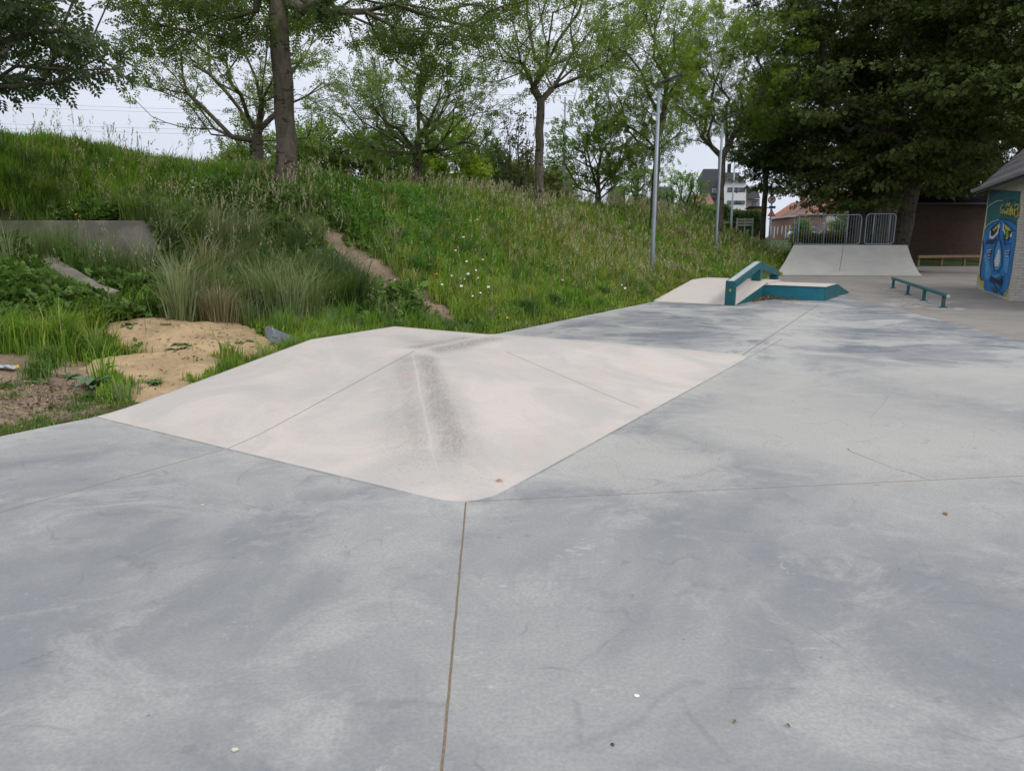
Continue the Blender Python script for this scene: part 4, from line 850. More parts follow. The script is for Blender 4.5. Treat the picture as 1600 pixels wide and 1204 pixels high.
# the bushes and hedges beyond the crest
def bush(px, Y, wpx, pyt, label, tint, n_t=120, leaves=26, lsize=.22, seed=50, name='bush', pyb=None, mat='leaf', npair=2, spread=.42, zb=None, ryf=.8):
    rg = np.random.default_rng(seed); b = P(px, 300, Y=Y); z0 = tz(b[0], b[1]) if zb is None else zb; top = P(px, pyt, Y=Y)[2]; rx = wpx * Y / F / 2; h = top - z0
    tg = []
    while len(tg) < n_t:
        v = rg.normal(size=3); v /= np.linalg.norm(v); q = rg.uniform(.3, 1) ** .5 * (1 + .22 * math.sin(5 * v[0] + seed) + .12 * math.sin(9 * v[2] + seed))
        p = np.array([b[0] + v[0] * q * rx, b[1] + v[1] * q * rx * ryf, z0 + h * .48 + v[2] * q * h * .52])
        if p[2] > z0: tg.append(p)
    tg = np.array(tg); A, par, tips = skeleton(rg, (b[0], b[1], z0 - .1), (b[0], b[1], z0 + h * .18), tg, .7, multi=2, step=.8)
    r_ = root(name, (b[0], b[1], z0), label, 'bush' if name == 'bush' else name.replace('_', ' '))
    V, Fc = tree_mesh(A, par, tips, .05 + .02 * h, .4); link_mesh('stem', fast_mesh('stem', V, Fc), M['bark_dark'], r_, smooth=True)
    n = len(tg) * leaves; ci = np.repeat(np.arange(len(tg)), leaves); pos = tg[ci] + rg.normal(0, 1, (n, 3)) * spread * np.array([.6, .6, .4])
    pos[:, 2] = np.maximum(pos[:, 2], z0 + .02); tint = tuple(q * 2.0 for q in tint)
    rad = norm(pos - np.array([b[0], b[1], z0 + h * .3])); V, Fc, C_ = leaf_quads(rg, pos, norm(rg.normal(0, .7, (n, 3)) + rad), norm(rg.normal(0, .5, (n, 3)) + rad + np.array([0, 0, .6])), lsize, npair, .36, .45, tint, .25, yellow=.1)
    link_mesh('foliage', fast_mesh('foliage', V, Fc, C_), M[mat], r_)
for i, (px, Y, wp, pt, lab, ti) in enumerate([
    (520, 31, 150, 190, 'mid green thicket left of the stout-trunked ash', (.060, .095, .022)),
    (455, 34, 120, 205, 'olive thicket seen behind the thick straight trunk', (.070, .105, .028)),
    (588, 33, 95, 205, 'dark green bush tucked under the bushy ash', (.035, .065, .02)),
    (700, 32, 120, 208, 'bright yellow-green bush right of the stout trunk', (.115, .165, .018)),
    (762, 36, 100, 232, 'dark bush left of the nearly bare sapling', (.038, .062, .022)),
    (820, 37, 110, 250, 'brownish green bush around the foot of the slim ash', (.075, .085, .032)),
    (992, 44, 60, 248, 'pale leafed bush behind the tall narrow ash', (.095, .135, .055)),
    (1066, 46, 56, 266, 'rounded fresh green bush left of the dark-roofed house', (.085, .140, .032)),
    (868, 40, 60, 262, 'small green bush between the slim ash and the grey column', (.070, .11, .03)),
    (380, 33, 70, 208, 'small olive bush at the left end of the far thicket', (.075, .11, .03)),
    (1105, 60, 50, 322, 'dark green shrub in front of the white house', (.045, .085, .02)),
    (1258, 62, 16, 346, 'small round shrub beside the brick row', (.05, .09, .03)),
    (1322, 58, 34, 330, 'grey green shrub seen through the long barrier', (.07, .10, .04)),
    (1352, 60, 22, 332, 'narrow green shrub between two dark trunks', (.05, .085, .03))]):
    bush(px, Y, wp, pt, lab, ti, n_t=70 if wp < 70 else 130, leaves=22 if wp < 70 else 30, lsize=.26, seed=60 + i)
# nearly bare sapling
rg = np.random.default_rng(77); b = P(808, 300, Y=27.0); z0 = tz(b[0], b[1]); tg = ellipsoid_pts(rg, P(810, 228, Y=27), (.85, .8, 1.5), 75, .2)
A, par, tips = skeleton(rg, (b[0], b[1], z0), (b[0], b[1], z0 + .5), tg, .9, multi=2, step=.5)
sap = root('sapling', (b[0], b[1], z0), 'nearly bare sapling with a few yellowish leaves left of the slim ash', 'sapling')
V, Fc = tree_mesh(A, par, tips, .05, .45, .008); link_mesh('stem', fast_mesh('stem', V, Fc), M['bark'], sap, smooth=True)
n = len(tips) * 4; ci = np.repeat(tips, 4); V, Fc, C_ = leaf_quads(rg, A[ci] + rg.normal(0, .1, (n, 3)), rg.normal(0, 1, (n, 3)), rg.normal(0, 1, (n, 3)), .2, 1, .4, .5, (.11, .115, .04), .25)
link_mesh('foliage', fast_mesh('foliage', V, Fc, C_), M['leaf'], sap)
# ------------------------------------------------------------ meadow
rg = np.random.default_rng(2024)
def blob(x, y, px, py, r, ry=None):
    h_ = hit(px, py); return np.exp(-(((x - h_[0]) / r) ** 2 + ((y - h_[1]) / (ry or r)) ** 2))
def st_of(x, y): dx = x - O2[0]; dy = y - O2[1]; return dx * U2[0] + dy * U2[1], dx * N2[0] + dy * N2[1]
def scatter(n, s0=-10, s1=33, t0=.0, t1=10.0):
    s_ = rg.uniform(s0, s1, n); t_ = rg.uniform(t0, t1, n); q = O2[None] + U2[None] * s_[:, None] + N2[None] * t_[:, None]; x_, y_ = q[:, 0], q[:, 1]
    z_ = terrain(x_, y_); u_, v_ = project(np.stack([x_, y_, z_ + .2], 1)); k = (u_ > -170) & (u_ < 1500) & (y_ > 3.6)
    k &= ~((x_ < -5.9) & (y_ > 11.8) & (y_ < 12.2)) & ~(seg_d(x_, y_, kp) < .24)
    return x_[k], y_[k], z_[k], s_[k], t_[k]
def blades(x_, y_, z_, h, wd, curl, tint, lean=(0, 0), leanamt=.25, tvar=.18):
    n = len(x_); p = np.stack([x_, y_, z_ - .02], 1); a = rg.uniform(0, 6.283, n); ld = np.stack([np.cos(a), np.sin(a), 0 * a], 1) * rg.uniform(.1, 1, (n, 1)) * (1 if len(lean) == 2 else .35) + (np.array([*lean, 0]) if len(lean) == 2 else lean)
    fa_ = rg.uniform(0, 6.283, n); sd_ = np.stack([np.cos(fa_), np.sin(fa_), 0 * fa_], 1) * (wd / 2)[:, None]; up = np.array([0, 0, 1.0]); h = h[:, None]; c_ = curl[:, None]
    mid = p + up * h * .58 + ld * h * leanamt * .45; tip = p + up * h * (1 - .42 * c_) + ld * h * (leanamt + .75 * c_)
    V = np.stack([p - sd_, p + sd_, mid + sd_ * .8, mid - sd_ * .8, tip], 1).reshape(-1, 3); b_ = np.arange(n)[:, None] * 5
    Fc = np.concatenate([b_ + [0, 1, 2], b_ + [0, 2, 3], b_ + [3, 2, 4]], 0)
    t_ = (tint * (1 + rg.normal(0, tvar, (n, 1))).clip(.5, 1.6)).clip(0, .7); return V, Fc, np.repeat(t_, 5, 0)
def merge(parts):
    V = []; Fc = []; C_ = []; b_ = 0
    for v, f, c_ in parts: V.append(v); Fc.append(f + b_); C_.append(c_); b_ += len(v)
    return np.concatenate(V), np.concatenate(Fc), np.concatenate(C_)
def pick(tints, wts):
    """per-point colour from weighted species"""
    wts = np.stack(wts, 1); wts = wts / wts.sum(1, keepdims=True); cum = np.cumsum(wts, 1); r_ = rg.random((len(wts), 1)); return (r_ > cum).sum(1).clip(0, len(tints) - 1)
def sand_over(x, y): return sandy(x, y)
# -- main sward
x_, y_, z_, s_, t_ = scatter(1350000)
dist = np.hypot(x_, y_); sb = sand_over(x_, y_)
ybig = blob(x_, y_, 640, 420, 2.0, 1.6); tan_ = blob(x_, y_, 880, 370, 4.0, 4) + blob(x_, y_, 960, 410, 3, 3) + blob(x_, y_, 1040, 360, 3.5, 4) + .5 * blob(x_, y_, 1130, 370, 4, 4)
prob = np.clip((8.5 / dist) ** 1.15, 0, 1) * (1 - bare(x_, y_)) * (1 - .997 * sb) * (1 - .45 * ybig); prob *= .75 + .45 * wob(x_, y_, 2.2, 21)
k = rg.random(len(x_)) < prob; x_, y_, z_, s_, t_, dist, tan_, ybig = [q[k] for q in (x_, y_, z_, s_, t_, dist, tan_, ybig)]
edge = sstep(.9, .15, t_ + .15 * wob(x_, y_, 3, 22)); leftyard = sstep(-4.2, -6.2, s_) * sstep(3.2, 2.2, t_)
patchy = wob(x_, y_, .9, 23); h = (.30 + .10 * patchy + .16 * rg.random(len(x_))) * (1 + .25 * np.clip(tan_, 0, 1)) * (1 - .35 * ybig)
h = h * (1 - edge * .68) * (1 - .62 * leftyard * (1 - sstep(1.2, 2.4, t_ + .8 * wob(x_, y_, 2.5, 29)))) 
clump = np.clip(sum(blob(x_, y_, a, b, r) for a, b, r in ((300, 485, .75), (380, 490, .7), (460, 488, .8), (540, 480, .6), (330, 440, .7), (420, 440, .8), (500, 440, .6))), 0, 1)
clump2 = np.clip(blob(x_, y_, 225, 440, .7) + blob(x_, y_, 60, 380, .5) + blob(x_, y_, 100, 545, .4) + blob(x_, y_, 78, 575, .3) + blob(x_, y_, 820, 480, .6) + blob(x_, y_, 730, 505, .4), 0, 1)
h = h * (1 + .5 * clump + .45 * clump2) * (.80 + .38 * wob(x_, y_, 5.5, 41))
h = np.where(rg.random(len(h)) < .06, h * 1.35, h)
species = np.array([(.066, .128, .018), (.050, .098, .022), (.115, .150, .034), (.062, .098, .045), (.175, .155, .060), (.200, .170, .105)])
n_ = len(x_); one = np.ones(n_); hi = sstep(3.2, 5, t_)
wts = [1.3 * one + 1.2 * hi, 1.2 * one + .8 * clump, .5 + .9 * np.clip(patchy, 0, 1) + 1.8 * ybig, .25 + 2.2 * clump, .22 + .9 * ybig + .55 * tan_, .10 + 1.1 * np.clip(tan_, 0, 1) + .5 * ybig]
tint = species[pick(species, wts)] * np.array([2.7, 2.6, 1.75]) * (.92 + .22 * wob(x_, y_, 4.2, 42))[:, None] * (1 + .12 * wob(x_, y_, 1.7, 25))[:, None]
wd = .0115 * np.maximum(1, dist / 11) * rg.uniform(.7, 1.5, n_) * (1 - .35 * edge)
meadow = blades(x_, y_, z_, h, wd, rg.uniform(.05, .8, n_) * (1 - .2 * edge), tint, lean=(.12, -.05))
me = fast_mesh('meadow_grass', *meadow); tag(link_mesh('meadow_grass', me, M['grass']), kind='stuff')
print('blades', n_)
# -- seeding grass: thin culms with open heads
x_, y_, z_, s_, t_ = scatter(60000, t0=.5)
tan_ = blob(x_, y_, 880, 370, 3.6, 3.6) + blob(x_, y_, 960, 410, 3, 3) + blob(x_, y_, 1040, 360, 3.5, 4) + .4 * blob(x_, y_, 1130, 370, 4, 4) + .9 * blob(x_, y_, 515, 380, 1.0, 1.2) + .8 * blob(x_, y_, 90, 290, .8) + .5 * blob(x_, y_, 300, 340, 1.5) + .4 * blob(x_, y_, 440, 400, 1.2) + .7 * blob(x_, y_, 760, 320, 2)
crest = sstep(7.2, 8.6, t_) * sstep(9.6, 9.0, t_) * sstep(1, -1, s_) + sstep(4.9, 5.6, t_) * sstep(7, 6.4, t_) * sstep(0, 3, s_) * .6
clp_ = sum(blob(x_, y_, a, b, .9) for a, b in ((300, 440), (360, 430), (420, 420), (480, 410), (500, 370), (120, 400)))
k = rg.random(len(x_)) < np.clip(.02 + .15 * tan_ + .07 * crest + .12 * clp_, 0, 1) * (1 - bare(x_, y_)) * (1 - sandy(x_, y_)) * np.clip(14 / np.hypot(x_, y_), .3, 1); x_, y_, z_, t_, cr_ = [q[k] for q in (x_, y_, z_, t_, crest)]
n_ = len(x_); dist = np.hypot(x_, y_); h = rg.uniform(.50, .80, n_) * (1 + .28 * cr_ * rg.random(n_) + .6 * clp_[k]) * sstep(.2, 1.4, t_ + .5); a = rg.uniform(0, 6.283, n_)
ld = np.stack([np.cos(a) * .5 + .3, np.sin(a) * .5, 0 * a], 1); p0_ = np.stack([x_, y_, z_ - .02], 1); up = np.array([0, 0, 1.0])
v1, f1, c1 = blades(x_, y_, z_, h, .0036 * np.maximum(1, dist / 9), np.zeros(n_), np.array([[.17, .165, .085]]) * np.ones((n_, 1)), leanamt=0)
tip = p0_ + up * h[:, None] + ld * (h * .14)[:, None]; v1 = v1.reshape(n_, 5, 3); v1[:, 4] = tip; v1[:, 2:4] += (ld * (h * .05)[:, None])[:, None]; v1 = v1.reshape(-1, 3)
kk = 9; hl = rg.uniform(.10, .20, n_); ci = np.repeat(np.arange(n_), kk); f_ = np.tile(np.linspace(0, 1, kk), n_); op = rg.random(n_) < .6
rad_ = np.where(op[ci], .045, .010) * (1 - .6 * f_); an = rg.uniform(0, 6.283, n_ * kk)
pc = tip[ci] - (up + ld[ci] * .2) * ((1 - f_) * hl[ci])[:, None] + np.stack([np.cos(an) * rad_, np.sin(an) * rad_, 0 * an], 1) + ld[ci] * (f_ * .03)[:, None]
sz_ = (.0115 * np.maximum(1, dist / 10))[ci] * rg.uniform(.7, 1.3, len(ci)); ax_ = norm(rg.normal(0, .5, (len(ci), 3)) + np.array([0, 0, 1])) * (sz_ * 1.5)[:, None]; bx = norm(np.cross(ax_, rg.normal(0, 1, (len(ci), 3)))) * (sz_ * .42)[:, None]
v2 = np.stack([pc - ax_, pc + bx, pc + ax_, pc - bx], 1).reshape(-1, 3); b_ = np.arange(len(ci))[:, None] * 4; f2 = np.concatenate([b_ + [0, 1, 2], b_ + [0, 2, 3]], 0)
hc = np.array([(.42, .38, .25), (.33, .27, .19), (.44, .43, .29), (.33, .38, .18)])[rg.integers(0, 4, n_)]; c2 = np.repeat(hc[ci] * rg.uniform(.75, 1.25, (len(ci), 1)), 4, 0)
tag(link_mesh('seeding_grass', fast_mesh('seeding_grass', *merge([(v1, f1, c1), (v2, f2, c2)])), M['grass']), kind='stuff')
print('culms', n_)
# -- long arching tufts
tf = []
def tuft(px, py, n, h, r_, tint, lean=(0, 0), curl=(.4, 1.0), wd=.010):
    c_ = hit(px, py); a = rg.uniform(0, 6.283, n); q = np.abs(rg.normal(0, .62, n)) * r_; xx = c_[0] + np.cos(a) * q; yy = c_[1] + np.sin(a) * q; zz = terrain(xx, yy); n = len(xx)
    tf.append(blades(xx, yy, zz, rg.uniform(.6, 1.1, n) * h, np.full(n, wd) * max(1, c_[1] / 11), rg.uniform(*curl, n), np.tile(np.array([tint]) * 1.55, (n, 1)) * (1 + .35 * (rg.random((n, 1)) < .2)), lean, .3))
big = [(290, 500), (320, 505), (350, 508), (385, 508), (420, 508), (455, 505), (490, 502), (525, 498), (560, 492), (300, 480), (340, 482), (380, 485), (430, 485), (480, 480), (520, 475), (315, 455), (360, 455), (410, 458), (455, 455), (500, 455), (330, 430), (380, 430), (430, 430), (475, 425), (300, 400), (350, 395), (400, 390), (440, 385), (480, 385), (260, 415), (500, 410), (270, 470), (250, 450)]
def tuft2(cx, cy, n, h, r_, tint, wd=.011, out=.55, curl=(.1, .75), wind=(.12, -.08)):
    k = len(cx); ci = np.repeat(np.arange(k), n); nn_ = k * n; a = rg.uniform(0, 6.283, nn_); q = np.abs(rg.normal(0, .5, nn_)) * r_
    xx = cx[ci] + np.cos(a) * q; yy = cy[ci] + np.sin(a) * q; zz = terrain(xx, yy); ln_ = np.stack([np.cos(a) * out + wind[0], np.sin(a) * out + wind[1], 0 * a], 1) * rg.uniform(.2, 1.3, (nn_, 1))
    hv = (np.asarray(h) * np.ones(k))[ci] * rg.uniform(.45, 1.1, nn_); tt_ = np.asarray(tint); tt_ = (tt_ if tt_.ndim == 2 else np.tile(tt_, (k, 1)))[ci]
    tf.append(blades(xx, yy, zz, hv, wd * np.maximum(1, yy / 11), rg.uniform(*curl, nn_), tt_, ln_, .35))
bigx = np.array([hit(a + rg.normal(0, 8), b + rg.normal(0, 5))[:2] for a, b in big for _ in (0, 1)])
pal = np.array([(.11, .175, .05), (.20, .25, .10), (.075, .125, .04), (.26, .30, .16), (.13, .215, .055), (.30, .27, .16)])
tuft2(bigx[:, 0], bigx[:, 1], 190, rg.uniform(.6, 1.35, len(bigx)), .22, pal[rg.integers(0, 6, len(bigx))], .0125, .7)
fx_ = np.array([hit(a, b)[:2] for a, b in ((490, 440), (510, 455), (528, 448), (545, 462), (470, 452), (530, 470))]); tuft2(fx_[:, 0], fx_[:, 1], 230, .95, .14, np.array([.25, .30, .20]), .009, .5, (.6, 1.0), (.75, -.25))
wx_ = np.array([hit(a, b)[:2] for a, b in ((10, 425), (35, 418), (60, 425), (88, 420), (80, 412), (110, 425), (140, 428), (165, 432), (190, 430), (215, 436), (240, 430), (262, 430), (20, 440), (120, 440))]); wx_[:, 1] = np.minimum(wx_[:, 1], 11.6)
tuft2(wx_[:, 0], wx_[:, 1], 120, rg.uniform(.75, 1.25, len(wx_)), .2, pal[rg.integers(0, 5, len(wx_))] * 1.1, .0085)
# single tussocks all over the bank
cx, cy, cz, cs, ct = scatter(9000, t0=.35, t1=9); dd_ = np.hypot(cx, cy); k = (rg.random(len(cx)) < np.clip(11 / dd_, .25, 1) * .55) & (bare(cx, cy) < .2) & (sandy(cx, cy) < .1); cx, cy, ct = cx[k], cy[k], ct[k]
pal2 = np.array([(.15, .28, .04), (.10, .20, .045), (.25, .31, .085), (.19, .26, .11), (.075, .15, .035), (.30, .30, .15), (.17, .30, .035)])
print('tussocks', len(cx)); tuft2(cx, cy, 42, rg.uniform(.28, .62, len(cx)) * np.clip(.35 + ct * .6, .35, 1), .12, pal2[rg.integers(0, 7, len(cx))] * 1.15, .012)
for a in ((570, 470, 500, .55, .25, (.06, .10, .03)), (620, 495, 400, .4, .3, (.055, .10, .03)), (240, 440, 600, .8, .3, (.085, .115, .04)), (215, 400, 400, .8, .2, (.10, .15, .03)),
          (100, 550, 350, .42, .16, (.085, .14, .025)), (75, 575, 300, .38, .14, (.085, .14, .03)), (60, 590, 260, .3, .14, (.075, .13, .03)), (820, 490, 500, .42, .3, (.055, .105, .028)), (860, 480, 500, .45, .3, (.05, .095, .028)), (730, 512, 400, .25, .25, (.06, .11, .025)),
          (940, 465, 400, .4, .3, (.055, .10, .03)), (1000, 455, 400, .35, .3, (.06, .105, .03)), (680, 505, 240, .25, .15, (.06, .11, .03)), (30, 520, 400, .4, .25, (.07, .11, .03)), (80, 330, 500, .75, .25, (.095, .15, .025))): tuft(*a)
for a in ((505, 430), (530, 445), (548, 452)): tuft(*a, 420, .62, .16, (.19, .225, .15), (.6, -.15), (.8, 1.0), .007)
for a in ((140, 625, 420, .11, .22, (.05, .10, .02)), (165, 600, 420, .13, .22, (.045, .095, .02)), (185, 605, 400, .12, .2, (.045, .095, .02)), (120, 640, 500, .09, .3, (.06, .11, .025)), (60, 660, 500, .08, .3, (.06, .11, .025)), (20, 620, 200, .08, .2, (.07, .12, .03)), (245, 600, 200, .10, .10, (.05, .10, .02)), (10, 605, 300, .1, .25, (.06, .11, .02))): tuft(*a, wd=.007)
tag(link_mesh('arching_grass', fast_mesh('arching_grass', *merge(tf)), M['grass']), kind='stuff')
# -- low leafy ground cover and undergrowth
def leafy(n, t0, t1, densf, size, hmax, tint, seed, npair=1, yellow=.05, s0=-10, s1=33, lw=.5):
    x_, y_, z_, s_, t_ = scatter(n, s0, s1, t0, t1); d_ = densf(x_, y_, s_, t_) * (1 - bare(x_, y_)) * (1 - .97 * sandy(x_, y_)) * np.clip(14 / np.hypot(x_, y_), .3, 1)
    k = rg.random(len(x_)) < d_; x_, y_, z_ = x_[k], y_[k], z_[k]; n_ = len(x_); hm = hmax * (.55 + .45 * wob(x_, y_, 2.6, seed)); pos = np.stack([x_, y_, z_ + rg.random(n_) ** .7 * np.clip(hm, .04, 9)], 1)
    print('leafy', n_)
    return leaf_quads(rg, pos, norm(rg.normal(0, 1, (n_, 3)) + np.array([.1, -.5, .1])), norm(rg.normal(0, .4, (n_, 3)) + np.array([0, -.3, 1.0])), size * np.maximum(1, np.hypot(x_, y_) / 16).mean(), npair, lw, .55, tint, .3, yellow=yellow)
ivy = lambda x_, y_, s_, t_: np.clip(sum(blob(x_, y_, a, b, r, r) for a, b, r in ((330, 262, .9), (360, 268, 1.2), (430, 290, 1.3), (500, 300, 1.5), (580, 315, 1.5), (660, 320, 1.4), (420, 265, 1.0), (540, 285, 1.4), (630, 295, 1.5), (740, 320, 1.5))), 0, 1)
weeds = lambda x_, y_, s_, t_: np.clip(sum(blob(x_, y_, a, b, r) for a, b, r in ((170, 430, .7), (230, 460, .7), (290, 470, .5), (200, 490, .45), (250, 440, .6), (140, 500, .4), (0, 445, .5), (40, 490, .5), (395, 375, 1.0), (450, 380, .9), (340, 380, .9), (300, 420, .7), (620, 500, .4))), 0, 1)
scat = lambda x_, y_, s_, t_: np.clip(.10 + .25 * wob(x_, y_, 1.4, 33), 0, 1) * sstep(.05, .6, t_)
tag(link_mesh('ground_cover', fast_mesh('ground_cover', *merge([leafy(420000, 2.2, 9, ivy, .070, .46, (.10, .24, .03), 31), leafy(300000, .8, 7, weeds, .11, .60, (.10, .175, .04), 32, 2, s1=4), leafy(120000, .05, 8, scat, .07, .22, (.12, .21, .045), 34)])), M['grass']), kind='stuff')
# ------------------------------------------------------------ flowers
M['petal'] = simple('white_petal', (.78, .78, .72), rough=.6, bump=0); M['yolk'] = simple('yellow_disc', (.75, .48, .02), rough=.6, bump=0); M['stalk'] = simple('green_stalk', (.07, .13, .03), rough=.7, bump=0)
def flower(px, py, label, cat, group, petal, core, rad=.022, h=.30):
    g_ = hit(px, py); d = g_[1]; z_ = tz(g_[0], g_[1]); x0_, y0_ = g_[0], g_[1]
    r_ = root(cat, (x0_, y0_, z_), label, cat, group); h = h * rg.uniform(.85, 1.15); top = np.array([x0_ + rg.normal(0, .02), y0_ - .05, z_ + h])
    MB().tube([(x0_, y0_, z_ - .02), ((x0_ + top[0]) / 2 + .01, y0_ - .01, z_ + h / 2), top], .003, 4).build('stem', M['stalk'], r_)
    m_ = MB(); nrm_ = norm(np.array([rg.normal(0, .25), -.7, .8])); u_ = norm(np.cross(nrm_, [0, 0, 1.])); v_ = np.cross(nrm_, u_); np_ = 11 if core is not None else 6
    for k in range(np_):
        a = 6.283 * k / np_; dd_ = u_ * math.cos(a) + v_ * math.sin(a); ss_ = np.cross(nrm_, dd_) * rad * .28
        m_.add([top + dd_ * rad * .15, top + dd_ * rad * .6 + ss_, top + dd_ * rad + nrm_ * rad * .05, top + dd_ * rad * .6 - ss_], [(0, 1, 2, 3)])
    m_.build('petals', petal, r_)
    if core is not None: MB().lathe(top, [(rad * .30, -.002), (rad * .27, .004), (.0005, .007)], 8).build('disc', core, r_)
for i, (px, py) in enumerate([(726, 380), (744, 394), (713, 402), (731, 417), (755, 413), (745, 432), (719, 442), (727, 443), (707, 443), (735, 441), (749, 441), (691, 458), (720, 458), (740, 473), (749, 469), (763, 462), (742, 348), (747, 350), (736, 347), (877, 446), (970, 449), (974, 453), (302, 290), (303, 300)]):
    zone = ('white daisy high on the left slope above the tall weeds', 'daisies high on the left slope') if px < 400 else ('white daisy in the short grass just left of the nearer lamp post', 'daisies left of the lamp post') if px > 850 else ('white daisy high on the middle of the bank above the main patch', 'daisies above the main patch') if py < 352 else ('upper white daisy, standing apart above the daisy patch', 'upper daisies of the patch') if py < 405 else ('lowest white daisy, near the dark tufts below the patch', 'lowest daisies') if py > 455 else ('white daisy in the patch right of the bare earth track', 'daisy patch beside the earth track')
    flower(px, py + 14, zone[0], 'daisy', zone[1], M['petal'], M['yolk'], .024 + .010 * (i % 3 == 0))
for i, (px, py) in enumerate([(23, 528), (37, 589), (644, 458), (659, 455), (621, 447), (684, 435), (324, 357), (318, 354), (296, 350), (437, 519), (792, 503), (57, 405), (325, 412), (352, 333), (130, 400)]):
    zone = ('yellow flower in the weeds at the far left beside the dark soil', 'yellow flowers by the dark soil') if px < 60 and py > 450 else ('yellow flower at the end of the bare earth track', 'yellow flowers along the track') if 600 < px < 700 else ('yellow flower among the tall weeds above the sand', 'yellow flowers in the tall weeds') if 290 < px < 360 else ('yellow flower in the grass behind the skateboard', None) if px == 437 else ('yellow flower at the grass edge behind the pale bank', None) if px == 792 else ('yellow flower below the retaining wall', 'yellow flowers below the wall')
    flower(px, py + 9, zone[0], 'wildflower', zone[1], M['yolk'], None, .024, .20)
# ------------------------------------------------------------ broad-leaved weeds
M['weedleaf'] = simple('weed_leaf', (.060, .13, .03), (.085, .16, .045), 9, .55, .2, spec=.3); M['greyleaf'] = simple('grey_green_leaf', (.11, .17, .10), (.08, .14, .07), 9, .6, .2)
def weed(px, py, label, nleaf, L_, wd_, mat, erect=.6, seed=1, sand=0.0):
    rw = np.random.default_rng(seed); g_ = hit(px, py); z_ = tz(g_[0], g_[1]) + sand; o_ = np.array([g_[0], g_[1], z_]); m_ = MB()
    for k in range(nleaf):
        a = 6.283 * k / nleaf * 1.618 * 2 + rw.normal(0, .2); e_ = erect * rw.uniform(.4, 1.3); l_ = L_ * rw.uniform(.6, 1.15); d_ = np.array([math.cos(a), math.sin(a), 0]); s_ = np.array([-d_[1], d_[0], 0])
        pts = []; n_ = 6
        for j in range(n_ + 1):
            f_ = j / n_; c_ = o_ + d_ * l_ * f_ * (1 - .25 * e_) + np.array([0, 0, l_ * (e_ * f_ - .75 * e_ * f_ * f_ + .02)]); w2 = wd_ * l_ * (math.sin(math.pi * min(1, f_ * .9 + .08)) ** .8) * .5 + .002
            pts += [c_ + s_ * w2 + [0, 0, w2 * .35], c_, c_ - s_ * w2 + [0, 0, w2 * .35]]
        m_.add(pts, [(3 * j + q_, 3 * j + q_ + 1, 3 * j + q_ + 4, 3 * j + q_ + 3) for j in range(n_) for q_ in (0, 1)])
    tag(m_.build('weed', mat, origin=tuple(o_)), label, 'weed')
for a in ((148, 606, 'grey-green dock rosette on bare soil left of the sand heap', 9, .30, .34, M['greyleaf'], .9, 1), (122, 492, 'large pale-leaved weed at the end of the sloping kerb', 10, .34, .42, M['weedleaf'], .8, 2),
          (292, 552, 'trailing weed clump growing in the middle of the sand', 26, .20, .30, M['weedleaf'], .45, 3, .10), (278, 558, 'flattened weed spread on the sand beside the trailing clump', 16, .16, .28, M['weedleaf'], .2, 13, .10), (380, 545, 'leafy weed on the sand near the skateboard', 18, .20, .36, M['weedleaf'], .7, 4, .04),
          (262, 524, 'tiny weed seedling near the top of the sand heap', 8, .10, .35, M['weedleaf'], .6, 5, .13), (205, 520, 'broad weed at the left edge of the sand heap', 12, .26, .3, M['weedleaf'], .9, 6, .05), (110, 590, 'low dandelion-like rosette beside the bare soil', 12, .16, .25, M['weedleaf'], .4, 7),
          (60, 600, 'flat weed rosette at the lower left among short grass', 12, .15, .25, M['weedleaf'], .35, 8), (165, 562, 'small weed between the tall tufts and the sand', 10, .15, .3, M['weedleaf'], .5, 9), (215, 480, 'glossy grey-green dock under the tall dark weeds', 9, .35, .3, M['greyleaf'], 1.0, 10),
          (185, 455, 'leafy green weed below the retaining wall', 14, .32, .3, M['weedleaf'], 1.0, 11), (560, 432, 'small leafy weed beside the bare earth track', 12, .22, .3, M['weedleaf'], .9, 12), (240, 603, 'small clump of weeds on the sand near the slab edge', 14, .12, .3, M['weedleaf'], .6, 14, .02)): weed(*a)
